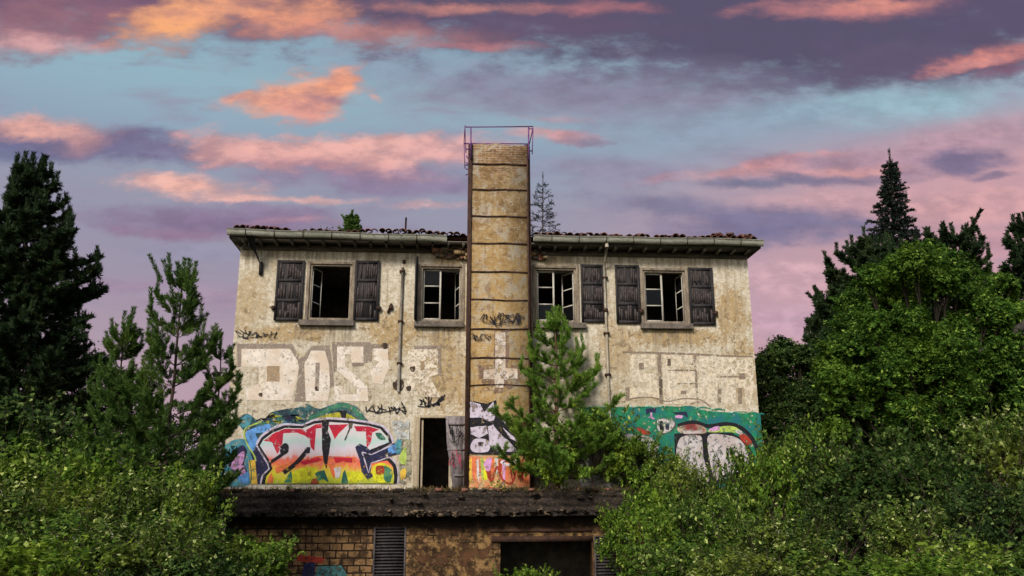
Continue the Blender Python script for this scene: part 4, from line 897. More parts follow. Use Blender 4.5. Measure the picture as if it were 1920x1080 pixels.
g.fill(BLACK, [(700, 850), (760, 850), (760, 930), (710, 930)], True)
g.fill(DARK, [(300, 290), (400, 258), (500, 280), (515, 360), (430, 440), (320, 430)], True); g.fill(WHITE2, [(312, 295), (400, 270), (492, 292), (500, 350), (430, 425), (330, 415)], True); g.fill(BLACK, [(335, 310), (375, 305), (385, 410), (345, 400)], True); g.fill(NAVY, [(405, 335), (440, 330), (445, 390), (410, 390)], True)
g.fill(PINK, [(200, 262), (236, 240), (232, 205), (254, 203), (256, 245), (285, 275), (268, 282), (240, 265)]); g.fill(PINK, [(512, 240), (560, 228), (602, 240), (590, 268), (515, 264)]); g.fill(NAVY, [(180, 160), (300, 150), (290, 200), (230, 195), (190, 230)]); g.fill(NAVY, [(480, 200), (640, 190), (660, 260), (610, 225), (520, 220)])
g.line(paint((150, 130, 116), .8, .2), [(680, 100), (790, 75), (870, 100), (900, 150)], 14)
g.build('graffiti_piece', 'green painted band with white bubble letters on the right wall')
# small scribbled tags
def scribble(px, py, wd, ht, seed, n=9, th=2.0, Y=0.0, lift=.03, m=BLACK, slope=0.0):
    rg = random.Random(seed); g = Paint(px, py, 1.0, Y, lift); x = 0
    for k in range(n):
        w_ = wd/n*1.9; pts = []; cx = wd*(k+.3)/n
        for j in range(rg.randint(3, 5)):
            pts.append((cx+rg.uniform(-.5, .6)*w_, rg.uniform(-.5, .5)*ht+slope*cx))
        g.line(m, pts, th*rg.uniform(.7, 1.1)); g.k = k % 5
    g.line(m, [(0, ht*.2), (wd*.4, ht*.35+slope*wd*.4), (wd, -ht*.1+slope*wd)], th*.7)
    return g.build('graffiti_tag')
scribble(446, 627, 72, 17, 1, 10, 1.7); scribble(690, 765, 70, 22, 2, 9, 2.4); scribble(783, 757, 50, 22, 3, 8, 2.4, slope=-.15)
scribble(905, 599, 78, 24, 4, 10, 2.0, YC, .05); scribble(886, 632, 34, 15, 5, 6, 1.5, YC, .05)
scribble(842, 815, 26, 40, 6, 7, 1.6, -.30, .03); scribble(845, 860, 22, 40, 7, 5, 1.5, -.30, .03, paint((150, 60, 80), .4, .2))
g = Paint(0, 0, 1.0, YW, .012); g.fill(paint((70, 120, 120), .5, .3), [(596, 1062), (640, 1060), (652, 1080), (650, 1120), (580, 1120)]); g.fill(NAVY, [(570, 1058), (592, 1050), (588, 1110), (560, 1110)]); g.fill(BRICKRED, [(560, 1040), (610, 1046), (605, 1056), (556, 1052)]); g.build('graffiti_piece', 'teal and navy scrawl low on the block wall')
# ---------------------------------------------------------------- vegetation
def unit(v): return v/(np.linalg.norm(v, axis=-1, keepdims=True)+1e-9)
def leaf_arrays(P, N, L, W, rs, bend=.0, U0=None):
    """one diamond-shaped leaf per point P with normal N, length L"""
    n = len(P); N = unit(N); T = rs.normal(size=(n, 3)) if U0 is None else np.cross(U0, N)+rs.normal(size=(n, 3))*.25; U = unit(np.cross(N, T)); V = np.cross(N, U)
    L = np.asarray(L).reshape(-1, 1); W = np.asarray(W).reshape(-1, 1)
    U = unit(U+np.array([0, 0, -.25])*rs.rand(n, 1))
    q = np.stack((P-U*L*.5, P-U*L*.05+V*W*.5-N*L*bend, P+U*L*.5, P-U*L*.05-V*W*.5-N*L*bend), 1)
    return q.reshape(-1, 3)
def quads_mesh(name, V, mats, midx=None):
    n = len(V)//4
    return mesh_np(name, V, np.arange(4*n), np.full(n, 4), mats, midx)
def lobes_to_leaves(lobes, per, sub, leaf, rs, up=.5, wfac=.55, hollow=.55, sq=.85, holes=0.0):
    """lobes: (centre, radius).  Each lobe carries `sub` leafy sprigs; each sprig `per` leaves"""
    PP, NN, LL, UU = [], [], [], []
    for c, r in lobes:
        c = np.array(c, float)
        D = unit(rs.normal(size=(sub, 3))+np.array([0, -.12, up*.5]))
        if holes: D = D[rs.rand(sub) > holes]
        k = len(D); S = c+D*(r*(hollow+(1-hollow)*rs.rand(k, 1)**.6))*np.array([1, 1, sq]); rr = r*.30*(.6+.8*rs.rand(k, 1))
        n = k*per; tw = unit(D*.8+np.array([0, -.1, .35])+rs.normal(size=(k, 3))*.45); Ns = unit(D*.45+np.array([0, -.1, .55+up*.3])+rs.normal(size=(k, 3))*.42)
        side = unit(np.cross(tw, Ns)); sg = np.where(rs.rand(n, 1) < .5, -1.0, 1.0); t_ = rs.rand(n, 1); rad = np.repeat(rr, per, 0); sd_ = np.repeat(side, per, 0)*sg
        PP.append(np.repeat(S, per, 0)+np.repeat(tw, per, 0)*(t_-.35)*rad*1.9+sd_*rad*.45*(1-t_*.6)*rs.rand(n, 1)+rs.normal(size=(n, 3))*rad*.22)
        NN.append(np.repeat(Ns, per, 0)+rs.normal(size=(n, 3))*.34); UU.append(unit(np.repeat(tw, per, 0)*.6+sd_*.8)); LL.append(leaf*(.5+.95*rs.rand(n)**1.3))
    P, N, L = np.concatenate(PP), np.concatenate(NN), np.concatenate(LL)
    return leaf_arrays(P, N, L, L*wfac, rs, .12, np.concatenate(UU))
def needle_arrays(A, B, per_m, length, width, rs, fwd=.7, up=.0, tip=.25):
    """needles bristling along each shoot A->B"""
    d = B-A; Ls = np.linalg.norm(d, axis=1); cnt = np.maximum(4, (Ls*per_m).astype(int)); idx = np.repeat(np.arange(len(A)), cnt)
    t_ = rs.rand(len(idx), 1)*(1+tip*.3); dn = unit(d)[idx]; P = A[idx]+d[idx]*np.minimum(t_, 1.0)
    rad = rs.normal(size=(len(idx), 3)); rad = unit(rad-dn*(rad*dn).sum(1, keepdims=True))
    D = unit(dn*fwd+rad*(1-fwd*.45)+np.array([0, 0, up])); L = length*(.6+.6*rs.rand(len(idx), 1)); Wv = unit(np.cross(D, rs.normal(size=D.shape)))*width
    return np.stack((P-Wv*.3, P+D*L*.5-Wv, P+D*L, P+D*L*.5+Wv), 1).reshape(-1, 3)

LEAF = dict(
 shrub=mat_leaf('hedge leaves', (.022, .066, .007), (.185, .305, .034), (.44, .53, .15), .35, 1.0),
 shrubolive=mat_leaf('olive shrub leaves', (.032, .070, .009), (.215, .305, .045), (.50, .55, .20), .35, 1.1),
 shrubdark=mat_leaf('dark shrub leaves', (.012, .032, .007), (.065, .125, .022), (.20, .27, .08), .28, 1.2),
 bright=mat_leaf('fresh bramble leaves', (.05, .13, .010), (.25, .39, .04), (.48, .58, .13), .4, 1.6),
 shrubmid=mat_leaf('deep green shrub leaves', (.014, .040, .007), (.085, .155, .026), (.26, .33, .10), .3, 1.2),
 broad=mat_leaf('broadleaf crown', (.018, .062, .006), (.14, .27, .03), (.30, .44, .07), .42, .6),
 darkpine=mat_leaf('black-green pine needles', (.012, .030, .010), (.048, .085, .030), None, .2, .8),
 youngpine=mat_leaf('young pine needles', (.034, .085, .015), (.12, .21, .04), (.20, .30, .07), .35, 1.5),
 freshpine=mat_leaf('bright pine needles', (.10, .22, .03), (.29, .46, .075), (.40, .54, .12), .45, 2.0),
 spruce=mat_leaf('blue-black spruce needles', (.012, .024, .018), (.036, .058, .040), None, .2, .8),
 blossom=mat_leaf('small cream blossoms', (.40, .39, .30), (.62, .60, .50), None, .3, 2),
 dry=mat_leaf('dry straw', (.10, .065, .03), (.20, .14, .06), (.10, .13, .04), .2, 2),
)
BARK = mat_simple('dark ridged bark', (.035, .025, .018), (.075, .052, .036), 6, .95, (.02, .016, .012), (3, 3, .8), .8)
BARKDK = mat_simple('blackish bark', (.014, .011, .008), (.032, .024, .017), 6, .95, (.01, .008, .006), (3, 3, .8), .8)
BARKRED = mat_simple('reddish pine bark', (.07, .035, .022), (.14, .075, .048), 6, .95, (.04, .025, .018), (3, 3, .8), .8)
TWIG = mat_simple('grey bare twigs', (.03, .027, .025), (.06, .052, .045), 8, .9)

def trunk_pts(base, top, rs, wob=.05, n=9):
    base, top = np.array(base, float), np.array(top, float); out = []
    for i in range(n):
        t_ = i/(n-1); out.append(base+(top-base)*t_+np.array([rs.normal()*wob, rs.normal()*wob, 0])*(0 if i in (0,) else 1)*math.sin(math.pi*min(1, t_*1.0)+.0 if t_ < 1 else 0))
    return out
def thing(name, loc, label, cat, group=None): return tag(empty(name, tuple(float(c) for c in loc)), label, cat, group)

def pine(name, base, top, width, label, cat, seed, leafm, bark=BARK, whorls=12, nb=6, prof=None, rise=.55, nlen=.10, nw=.009, per_m=260, shoots=7, candles=5, low=.1, candle=.5, group=None, trunk_r=None, sdroop=.0, yflat=1.0, cspread=1.0, tips=.0):
    rs = np.random.RandomState(seed); base = np.array(base, float); top = np.array(top, float); H = np.linalg.norm(top-base)
    root = thing(name, base, label, cat, group); tp = trunk_pts(base, top, rs, .012*H*.3, 10); r0 = trunk_r or H*.014
    mb = MB(); mb.tube(tp, [r0*(1-.9*i/9)+.006 for i in range(10)], 8)
    A, B = [], []; prof = prof or (lambda t_: (1-t_)**.8)
    along = lambda t_: np.array([np.interp(t_*9, range(10), [p[k] for p in tp]) for k in range(3)])
    for wv in range(whorls):
        t_ = low+(1-low)*(wv+.3*rs.rand())/whorls
        if t_ > .985: continue
        for b in range(nb):
            az_ = 2*math.pi*(b+rs.rand()*.8)/nb+wv*1.1; Lb = width*prof(t_)*(.65+.5*rs.rand())
            if Lb < .06: continue
            p = along(t_); pts = [p]; e = rise*(.1+.9*t_)*.6-sdroop*(1-t_); seg = 5
            for s_ in range(seg):
                e2 = e+rise*.9*(s_/seg)**1.2+rs.normal()*.07; az_ += rs.normal()*.09
                dv = np.array([math.cos(az_)*math.cos(e2), math.sin(az_)*math.cos(e2)*yflat, math.sin(e2)]); pts.append(pts[-1]+dv*Lb/seg)
            mb.tube(pts, [max(.004, r0*.32*(1-t_*.7)*(1-i/6)) for i in range(6)], 5, cap=False)
            A.append(pts[-2]); B.append(pts[-1]+(pts[-1]-pts[-2])*.2)
            if tips and t_ > tips: A.append(pts[-1]); B.append(pts[-1]+np.array([rs.normal()*.05, rs.normal()*.05, candle*(.5+.5*rs.rand())]))
            for s_ in range(1, seg):
                A.append(pts[s_]+(pts[s_+1]-pts[s_])*.3); B.append(pts[s_+1])
            m_ = max(2, int(shoots*(Lb/width+.35)))
            for q in range(m_):
                u = .22+.78*(q+rs.rand())/m_; k_ = min(seg-1, int(u*seg)); fpos = pts[k_]+(pts[k_+1]-pts[k_])*(u*seg-k_); dv = unit(pts[k_+1]-pts[k_]); side = unit(np.cross(dv, [0, 0, 1]))*(1 if q % 2 else -1)
                sdv = unit(dv*.75+side*(.5+.4*rs.rand())+np.array([0, 0, rise*.55+.3*rs.normal()-sdroop*.5])); sl_ = (.14+.3*Lb*(1-u*.7)*rs.rand()+.08*rs.rand())
                A.append(fpos); B.append(fpos+sdv*sl_)
                if sl_ > .3:
                    for z_ in range(2):
                        f2 = fpos+sdv*sl_*(.4+.3*z_); A.append(f2); B.append(f2+unit(sdv+rs.normal(size=3)*.6)*sl_*.45)
    for c in range(candles):      # upright leaders at the tip
        o = rs.normal(size=3)*np.array([.1, .1, .0])*(0 if c == 0 else 1)*H*.25*cspread; p = top+np.array([o[0], o[1], -abs(rs.normal())*H*.05]) if c else top; q = p+np.array([o[0]*.25, o[1]*.25, candle*(.6+.4*rs.rand())]) if c else p+np.array([0, 0, candle*.6])
        A.append(p-np.array([o[0]*.3, o[1]*.3, candle*.5])); B.append(q)
    V = needle_arrays(np.array(A), np.array(B), per_m, nlen, nw, rs, .75, .1)
    mb.build('trunk', bark, root); link('foliage', quads_mesh('foliage', V-base, [leafm]), root)
    return root

def broadleaf(name, base, lobes, label, cat, seed, leafm, per=26, sub=60, leaf=.1, up=.5, group=None, bark=BARK, tr=.16, limbs=True, holes=0.0, hollow=.55, blossom=0, sq=.85, split=1):
    rs = np.random.RandomState(seed); base = np.array(base, float); root = thing(name, base, label, cat, group)
    mb = MB(); cs = np.array([c for c, r in lobes]); ctr = cs.mean(0); fork = base+(ctr-base)*.35
    mb.tube([base-np.array([0, 0, .2]), base+(fork-base)*.5+rs.normal(size=3)*.05, fork], [tr*1.2, tr, tr*.85], 8)
    if limbs:
        for c, r in lobes:
            c = np.array(c); mid = fork+(c-fork)*.5+rs.normal(size=3)*.08+np.array([0, 0, .1]); mb.tube([fork, mid, c], [tr*.55, tr*.35, tr*.12], 6, cap=False)
            for q in range(4):
                e = c+unit(rs.normal(size=3)+np.array([0, 0, .3]))*r*.85; mb.tube([mid+(c-mid)*.6, (c+e)/2+rs.normal(size=3)*.05, e], [tr*.16, tr*.1, .006], 5, cap=False)
    mb.build('trunk', bark, root)
    V = lobes_to_leaves(lobes, per, sub, leaf, rs, up, .55, hollow, sq, holes)
    link('foliage', quads_mesh('foliage', V-base, [leafm]), root)
    if blossom:
        n = blossom; li = rs.randint(len(lobes), size=n); d = unit(rs.normal(size=(n, 3))+np.array([0, -.5, .6])); P = np.array([lobes[i][0] for i in li])+d*np.array([[lobes[i][1]] for i in li])*(.95+.2*rs.rand(n, 1))*np.array([1, 1, sq])
        P = np.repeat(P, 5, 0)+rs.normal(size=(n*5, 3))*.022; V = leaf_arrays(P, rs.normal(size=(n*5, 3))+np.array([0, -.6, .8]), .03*(.6+.8*rs.rand(n*5)), .028*(.6+.8*rs.rand(n*5)), rs)
        link('blossoms', quads_mesh('blossoms', V-base, [LEAF['blossom']]), root)
    return root
def pl(px, py, rpx, Y):      # a crown lobe seen at a photo position, at depth Y
    return (at(px, py, Y), rpx/ppm(Y))
def foot(px, Y):
    x = at(px, 900, Y)[0]; return np.array([x, Y, float(ground_z(x, Y))])

# --- trees
def profile(pts): return lambda t_: float(np.interp(t_, [p[0] for p in pts], [p[1] for p in pts]))
Y = 7.0; t0 = at(62, 318, Y); b0 = foot(30, Y)
pine('pine_tree', b0, t0, 3.3, 'tallest black-green pine, clumpy and uneven, beyond the two young pines', 'tree', 11, LEAF['darkpine'], whorls=21, nb=8, prof=profile([(0, .7), (.3, .95), (.5, .95), (.62, .8), (.75, .75), (.85, .42), (.95, .25), (1, .12)]), rise=.5, nlen=.19, nw=.015, per_m=300, shoots=17, candles=8, low=.2, candle=.7, trunk_r=.2, cspread=1.3, tips=.5)
Y = 9.0
broadleaf('tree', foot(140, Y), [pl(95, 690, 50, Y), pl(150, 700, 48, Y+1), pl(50, 720, 60, Y), pl(120, 760, 60, Y-1), pl(190, 770, 50, Y), pl(175, 690, 30, Y), pl(30, 780, 60, Y), pl(150, 800, 60, Y), pl(215, 720, 30, Y+1), pl(60, 800, 60, Y), pl(225, 820, 45, Y), pl(290, 845, 45, Y), pl(360, 845, 45, Y), pl(420, 850, 40, Y), pl(200, 780, 45, Y), pl(255, 760, 34, Y), pl(300, 810, 34, Y), pl(365, 810, 30, Y), pl(400, 790, 26, Y)], 'low dark broadleaf tree at the foot of the tallest black-green pine', 'tree', 12, LEAF['shrubdark'], 22, 90, .13, holes=.1)
Y = -5.5
pine('pine_tree', foot(305, Y)+np.array([0, 0, .2]), at(344, 510, Y), 1.9, 'young open pine with upright candles beside the red graffiti corner of the house', 'tree', 21, LEAF['youngpine'], BARK, 12, 5, profile([(0, .9), (.25, 1.05), (.45, 1), (.6, .85), (.8, .5), (.92, .28), (1, .12)]), .9, .115, .0068, 480, 9, 6, .12, .5, trunk_r=.075, cspread=1.5, tips=.35)
pine('pine_tree', foot(225, Y+1)+np.array([0, 0, .1]), at(232, 605, Y+1), 1.15, 'smaller dense young pine between the tallest pine and the open young pine', 'tree', 22, LEAF['youngpine'], BARK, 12, 6, profile([(0, .8), (.3, 1), (.55, .95), (.8, .55), (1, .2)]), .85, .11, .0068, 460, 9, 6, .05, .4, trunk_r=.06, cspread=1.5, tips=.35)
pine('pine_tree', foot(410, Y+1.2), at(415, 640, Y+1.2), .75, 'short young pine against the red graffiti corner of the house', 'tree', 24, LEAF['youngpine'], BARK, 9, 5, profile([(0, .9), (.4, 1), (.8, .6), (1, .2)]), .85, .085, .009, 280, 7, 4, .15, .35, trunk_r=.05)
Y = -.75
b0 = at(1045, 916, Y); pine('pine_tree', (b0[0], Y, -.22), at(1042, 600, Y), 1.75, 'bright green young pine growing on the terrace edge before the chimney', 'tree', 31, LEAF['freshpine'], BARKRED, 10, 6, profile([(0, 1.45), (.15, 1.5), (.3, 1.2), (.45, 1.0), (.62, .74), (.8, .46), (.92, .24), (1, .12)]), .72, .115, .0075, 430, 6, 4, .05, .5, trunk_r=.08, cspread=1.7, tips=.35)
Y = 16.0; pine('spruce_tree', foot(1020, Y), at(1018, 330, Y), 1.6, 'thin sparse spruce rising behind the roof beside the chimney', 'tree', 41, LEAF['spruce'], BARK, 30, 4, profile([(0, 1), (.8, .75), (.9, .5), (.955, .2), (1, .05)]), .25, .12, .011, 70, 6, 1, .5, .3, sdroop=.15, trunk_r=.12)
Y = 14.0; pine('spruce_tree', foot(660, Y), at(660, 402, Y), .8, 'small conifer whose tip alone shows over the roof tiles', 'tree', 42, LEAF['youngpine'], BARK, 34, 6, profile([(0, 1), (.9, .6), (.96, .36), (1, .15)]), .6, .14, .018, 260, 12, 4, .6, .3, trunk_r=.1)
Y = 15.0; pine('spruce_tree', foot(1690, Y), at(1668, 292, Y), 3.1, 'tall pointed spruce rising above the large bright broadleaf tree', 'tree', 51, LEAF['spruce'], BARK, 50, 7, profile([(0, .9), (.55, .72), (.75, .47), (.86, .27), (.94, .12), (1, .05)]), .12, .15, .016, 170, 9, 3, .25, .55, sdroop=.2, trunk_r=.2, cspread=.06)
Y = 9.0
for i, (px, py, wd, wh, lab, top_) in enumerate([(1632, 462, 2.7, 16, 'dark rounded pine on the house side of the pointed spruce', .5), (1568, 555, 1.7, 14, 'lower dark pine between the rounded pine and the house', .6), (1785, 435, 2.3, 15, 'dark pine behind the crown of the large broadleaf tree, past the pointed spruce', .5), (1925, 420, 1.5, 16, 'dark pine farthest from the house, cut off past the large broadleaf tree', .6)]):
    pine('pine_tree', foot(px, Y), at(px, py, Y+i*.4), wd, lab, 'tree', 61+i, LEAF['darkpine'], BARK, wh, 7, profile([(0, .8), (.4, 1), (.7, .95), (.88, .7), (.96, .45), (1, .25)]), .65, .18, .016, 300, 17, 8, .2, .6, trunk_r=.16, cspread=1.4, tips=.4)
Y = 5.5
broadleaf('tree', foot(1480, Y), [pl(1455, 680, 34, Y), pl(1440, 730, 40, Y), pl(1490, 720, 46, Y+1), pl(1530, 700, 40, Y+1), pl(1460, 790, 50, Y), pl(1520, 790, 50, Y), pl(1465, 655, 24, Y), pl(1435, 690, 26, Y), pl(1500, 670, 26, Y), pl(1430, 780, 40, Y), pl(1500, 760, 50, Y), pl(1545, 660, 30, Y+1.5), pl(1450, 840, 45, Y), pl(1505, 845, 50, Y), pl(1560, 830, 55, Y), pl(1610, 820, 60, Y+1), pl(1545, 745, 50, Y), pl(1600, 760, 50, Y+1)], 'dark broadleaf tree close beside the green-painted corner of the house', 'tree', 71, LEAF['shrubdark'], 24, 170, .12, holes=.03, hollow=.35, bark=BARKDK)
Y = 1.5; rs0 = np.random.RandomState(4)
big = [(1705, 505, 52), (1650, 545, 50), (1765, 520, 60), (1835, 560, 58), (1700, 575, 70), (1600, 620, 58), (1660, 640, 75), (1770, 610, 75), (1850, 640, 65), (1570, 690, 50), (1620, 720, 65), (1720, 700, 80), (1810, 720, 75), (1890, 600, 45), (1895, 700, 60), (1590, 790, 50), (1670, 790, 70), (1760, 790, 70), (1860, 800, 70), (1745, 480, 34), (1880, 545, 36), (1560, 740, 50), (1640, 680, 60), (1580, 655, 45), (1740, 650, 70), (1800, 670, 70), (1700, 760, 70), (1820, 790, 70), (1900, 770, 60), (1620, 590, 45), (1890, 640, 50)]
broadleaf('tree', foot(1740, Y), [pl(a+rs0.uniform(-.6, .6)*c, b+rs0.uniform(-.55, .6)*c, c*rs0.uniform(.42, .72), Y+rs0.uniform(-1.9, 1.9)) for a, b, c in big for k in range(5)], 'large bright green spreading broadleaf tree below the pointed spruce', 'tree', 72, LEAF['broad'], 24, 95, .115, .6, tr=.12, limbs=True, holes=.03, bark=BARKDK, hollow=.3)
p0, p1 = at(1835, 665, .2), at(1960, 585, -.6); mb = MB(); mb.tube([p0, p0+(p1-p0)*.3+np.array([0, 0, .03]), p0+(p1-p0)*.7, p1], [.10, .13, .15, .17], 9); lt = mb.build('leaning_trunk', TWIG, None, True); tag(lt, 'bare grey leaning trunk poking out of the large broadleaf tree', 'trunk')

# --- shrubs: five kinds built once, then set out as copies
def mound(rs, n, rx, ry, rz):
    out = []
    for i in range(n):
        a = rs.uniform(0, 2*math.pi); q = rs.rand()**.5; z = (1-q*q)**.5*rz*rs.uniform(.75, 1.0); out.append((np.array([math.cos(a)*q*rx, math.sin(a)*q*ry, max(.25, z*rs.uniform(.8, 1.12))]), rs.uniform(.2, .46)))
    return out
KINDS = {}
for kind, leafm, leaf, per, sub, n, nb in (('hedge', 'shrub', .105, 13, 30, 40, 14), ('olive', 'shrubolive', .092, 14, 30, 40, 50), ('dark', 'shrubdark', .095, 15, 30, 36, 6), ('bramble', 'bright', .125, 12, 26, 34, 6), ('thick', 'shrubmid', .11, 15, 32, 40, 6)):
    rs = np.random.RandomState(100+len(KINDS)); lob = mound(rs, n, 1.25, 1.25, 1.9)
    KINDS[kind] = broadleaf('shrub', (0, 0, 0), lob, 'x', 'shrub', 100+len(KINDS), LEAF[leafm], per, sub, leaf, .5, 'shrubs crowding the house', BARK, .035, True, .25, .4, nb)
    if True:       # long loose sprays standing clear of the mass
        V = []; mb = MB()
        for i in range(34 if kind != 'dark' else 20):
            a = rs.uniform(0, 2*math.pi); p = np.array([math.cos(a)*rs.uniform(.3, 1.1), math.sin(a)*rs.uniform(.3, 1.1), 1.2]); d = unit(np.array([math.cos(a)*.5, math.sin(a)*.5, 1.0])+rs.normal(size=3)*.2); L = rs.uniform(.7, 1.4)
            pts = [p+d*L*t_+np.array([0, 0, -.25*t_*t_]) for t_ in np.linspace(0, 1, 6)]; mb.tube(pts, [.008, .007, .006, .005, .004, .003], 4, cap=False)
            k = 26; tt = rs.rand(k, 1)**.8; Pp = p+d*L*tt+np.array([0, 0, -.25])*tt*tt+rs.normal(size=(k, 3))*.045; V.append(leaf_arrays(Pp, rs.normal(size=(k, 3))*.6+np.array([0, -.3, .9]), leaf*(.7+.7*rs.rand(k)), leaf*.55*(.7+.7*rs.rand(k)), rs, .1))
        mb.build('stem', BARK, KINDS[kind]); link('spray', quads_mesh('spray', np.concatenate(V), [LEAF[leafm]]), KINDS[kind])
used = set()
def shrub(kind, px, py, Y, h, wd, rot, label):
    """h: height in metres of the mound top above its foot, wd: half width; the top is seen at (px, py)"""
    src = KINDS[kind]
    if kind in used:
        r = src.copy(); COL.objects.link(r)
        for ch in list(src.children):
            c = ch.copy(); COL.objects.link(c); c.parent = r
    else: r = src; used.add(kind)
    top = at(px, py, Y); r.location = (top[0], Y, top[2]-h*1.02); r.scale = (wd/1.45, wd/1.45, h/2.05); r.rotation_euler = (0, 0, rot); r['label'] = label; r['group'] = 'shrubs crowding the house'
    return r
SHRUBS = [
 # left, far to near
 ('thick', 40, 745, -3.0, 3.2, 1.9, .4, 'leafy green shrub directly under the tallest black-green pine'),
 ('dark', 165, 800, -3.5, 2.6, 1.6, 1.2, 'dark shrub below the smaller dense young pine'),
 ('dark', 330, 850, -5.0, 2.2, 1.4, 2.2, 'dark shrub round the foot of the open young pine'),
 ('bramble', 346, 872, -7.0, 1.8, .9, .3, 'bright bramble shrub at the red graffiti end of the terrace'),
 ('hedge', 95, 820, -8.0, 2.6, 1.5, 2.9, 'mid green shrub in front of the leafy shrub under the tallest pine'),
 ('bramble', 175, 850, -9.0, 2.0, 1.0, 4.0, 'bright yellow-green shrub below the smaller dense young pine'),
 ('olive', 255, 890, -9.5, 2.2, 1.4, .9, 'olive blossom-flecked shrub below the open young pine'),
 ('hedge', 312, 940, -10.0, 2.0, 1.1, 5.1, 'green shrub hiding the red graffiti end of the terrace edge'),
 ('olive', 20, 895, -11.5, 2.0, 1.4, 3.3, 'olive shrub well in front of the tallest black-green pine'),
 ('hedge', 130, 960, -13.0, 1.6, 1.3, 1.9, 'speckled shrub low in front of the tallest pine and its olive shrub'),
 ('olive', 265, 975, -13.5, 1.5, 1.2, 2.6, 'low olive shrub nearest the brick part of the lower wall'),
 ('bramble', 485, 1005, -6.0, 1.5, 1.0, 5.5, 'loose bramble shrub hiding the brick end of the lower wall'),
 ('hedge', 420, 1010, -9.0, 1.6, 1.0, .2, 'small green shrub in front of the brick lower wall'),
 ('bramble', 60, 1010, -15.5, 1.0, .9, 3.0, 'bright low shrub nearest the viewer on the red graffiti side'),
 ('thick', 330, 1045, -14.0, 1.2, .9, 2.0, 'dense low shrub in front between the olive and green bushes by the brick wall'),
 # right
 ('bramble', 1110, 768, -.7, 2.2, 1.25, 1.0, 'taller bright shrub on the terrace between young pine and green band'),
 ('bramble', 1185, 812, -.85, 1.6, .95, 2.1, 'lower bright shrub on the terrace under the green painted band'),
 ('bramble', 1000, 800, -.75, 1.7, .7, 2.8, 'low bright shrub at the foot of the young pine'),
 ('olive', 1275, 868, -2.4, 2.7, 1.2, .5, 'olive shrub over the terrace edge under the white bubble letters'),
 ('hedge', 1380, 845, -2.0, 3.0, 1.0, 3.7, 'green shrub at the outer end of the green painted band'),
 ('bramble', 1440, 840, -2.5, 2.6, .9, 4.4, 'bright shrub just past the green-painted corner of the house'),
 ('thick', 1600, 850, -3.0, 3.0, 2.0, .8, 'dense dark-backed shrub below the large broadleaf tree'),
 ('thick', 1740, 830, -4.5, 3.0, 1.8, 2.4, 'rounded green shrub in front of the large broadleaf tree'),
 ('olive', 1850, 770, -4.0, 3.4, 1.7, 1.5, 'yellowish shrub high beside the leaning grey trunk'),
 ('thick', 1660, 800, -.8, 3.6, 2.0, 3.1, 'tall thick shrub at the foot of the large broadleaf tree'),
 ('hedge', 1510, 800, -1.5, 3.2, 1.4, 1.7, 'tall green shrub between the green-painted corner and the large broadleaf tree'),
 ('bramble', 1225, 905, -3.0, 2.4, 1.0, 3.3, 'bright shrub overhanging the terrace edge above the louvred panel'),
 ('hedge', 1240, 840, -.8, 1.3, .8, 4.9, 'small shrub on the terrace in front of the pale bubble letters'),
 ('dark', 1570, 925, -5.0, 2.2, 1.6, 2.0, 'dark shrub before the dense shrub below the large broadleaf tree'),
 ('dark', 1860, 900, -7.0, 2.3, 1.5, 5.0, 'dark shrub low beneath the yellowish shrub'),
 ('bramble', 1262, 950, -5.0, 2.2, 1.15, 5.9, 'sprawling bright shrub beside the louvred panel by the cellar opening'),
 ('bramble', 1160, 945, -2.0, 1.7, .7, 2.2, 'small bright shrub reaching over the terrace edge above the cellar opening'),
 ('hedge', 1350, 925, -6.5, 2.2, 1.3, 1.1, 'leafy shrub in front of the green band end of the terrace'),
 ('olive', 1455, 975, -9.0, 2.0, 1.4, 3.0, 'olive shrub in front of the shrubs at the green-painted corner'),
 ('olive', 1715, 945, -10.0, 2.0, 1.2, 4.6, 'pale blossom-flecked shrub in front of the rounded green shrub'),
 ('hedge', 1290, 1010, -10.5, 1.5, 1.2, .6, 'green shrub in front beside the dark cellar opening'),
 ('hedge', 1555, 1040, -12.5, 1.4, 1.3, 2.7, 'mid green shrub low in front of the dark shrub on the green band side'),
 ('olive', 1400, 1030, -13.5, 1.2, 1.1, 4.1, 'low olive shrub in front of the green shrub beside the cellar opening'),
 ('hedge', 1880, 1010, -13.0, 1.5, 1.3, 5.3, 'green shrub low in front of the leaning trunk and dark shrub'),
 ('bramble', 1720, 1040, -15.0, 1.0, .9, 1.4, 'bright low shrub nearest the viewer on the green band side'),
 ('bramble', 985, 1062, -3.6, 1.2, .8, .9, 'weeds growing across the foot of the dark cellar opening'),
]
for s_ in SHRUBS: shrub(*s_)

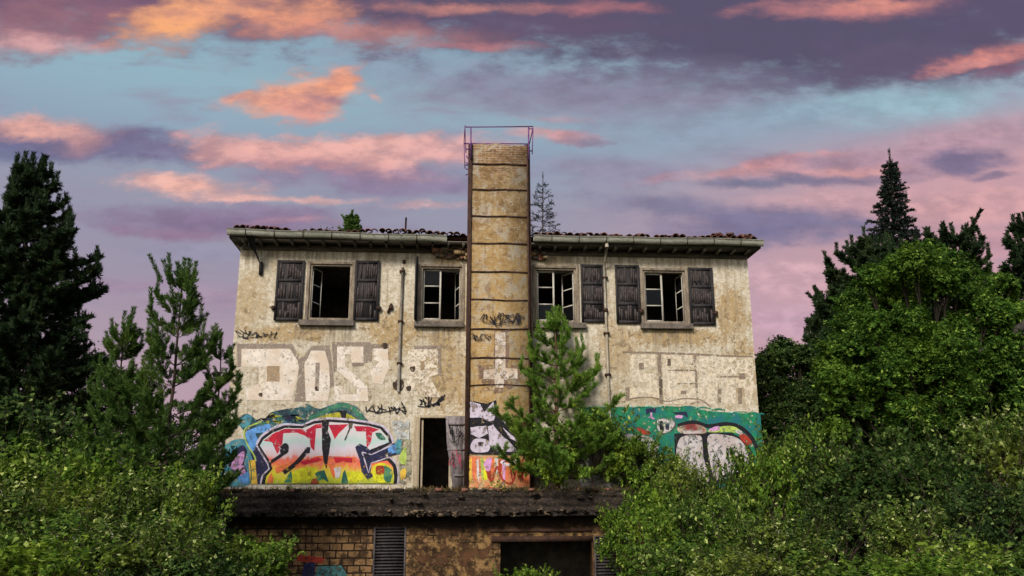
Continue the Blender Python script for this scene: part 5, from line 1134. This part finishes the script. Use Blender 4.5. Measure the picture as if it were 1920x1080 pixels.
# dry stalks and moss along the terrace edge
rs = np.random.RandomState(77); n = 9000; x = rs.uniform(LX0+.1, LX1-.2, n); keep = rs.rand(n) < .35+.65*(np.sin(x*2.3)+np.sin(x*5.1+1) > 0); x = x[keep]; n = len(x)
P = np.stack((x, YL+.06+rs.rand(n)**1.5*1.0, np.full(n, ZL1-.02)), 1); D = unit(rs.normal(size=(n, 3))*.6+np.array([0, -.25, .5])); L = rs.uniform(.05, .2, (n, 1)); Wv = unit(np.cross(D, rs.normal(size=D.shape)))*.012
V = np.stack((P-Wv, P+Wv, P+D*L+Wv*.4, P+D*L-Wv*.4), 1).reshape(-1, 3)
dg = link('dry_grass', quads_mesh('dry_grass', V, [LEAF['dry']])); tag(dg, kind='stuff')
mb = MB()
for i in range(420):
    x = rng.uniform(LX0+.1, LX1-.4); s_ = rng.uniform(.02, .06); y = rng.uniform(YL+.05, -.05); mb.box(x-s_*1.5, x+s_*1.5, y-s_, y+s_, ZL1-.02, ZL1+s_*1.1, 0 if i % 4 else 1, .012, rng)
tag(mb.build('rubble', [MAT['ledge'], MAT['tilered']], None), kind='stuff')
# weeds rooted on the roof and the terrace
def weed(px, py, Y, z0, label, seed, n=60, h=.3, m='bright', spread=.18, cat='plant'):
    rs = np.random.RandomState(seed); c = at(px, py, Y); base = np.array([c[0], Y, z0]); root = thing('weed', base, label, cat)
    P = base+rs.normal(size=(n, 3))*np.array([spread, spread*.7, 0])+np.array([0, 0, 1])*rs.rand(n, 1)*h; V = leaf_arrays(P, rs.normal(size=(n, 3))+np.array([0, -.3, .6]), .09*(.6+.8*rs.rand(n)), .035*(.6+.8*rs.rand(n)), rs)
    link('foliage', quads_mesh('foliage', V-base, [LEAF[m]]), root); mb = MB()
    for k in range(5): e = base+np.array([rs.normal()*spread, rs.normal()*spread*.7, h*rs.uniform(.5, 1)]); mb.tube([base-np.array([0, 0, .05]), (base+e)/2+rs.normal(size=3)*.02, e], [.008, .006, .003], 4)
    mb.build('stem', BARK, root)
weed(935, 912, -1.0, -.22, 'small bright weed on the terrace below the black and white lettering', 1, 70, .3)
weed(548, 915, -1.0, -.22, 'tuft of weed on the terrace below the red graffiti', 2, 40, .2, 'shrub')
weed(780, 912, -1.05, -.22, 'tiny dry weed on the terrace before the doorway', 3, 30, .15, 'dry')
weed(610, 432, -.2, er+.1, 'low weed growing among the roof tiles beside the conifer tip', 4, 40, .18, 'shrubdark')
weed(1052, 440, -.3, er+.1, 'low weed among the roof tiles beside the chimney and thin spruce', 5, 40, .2, 'shrubdark')
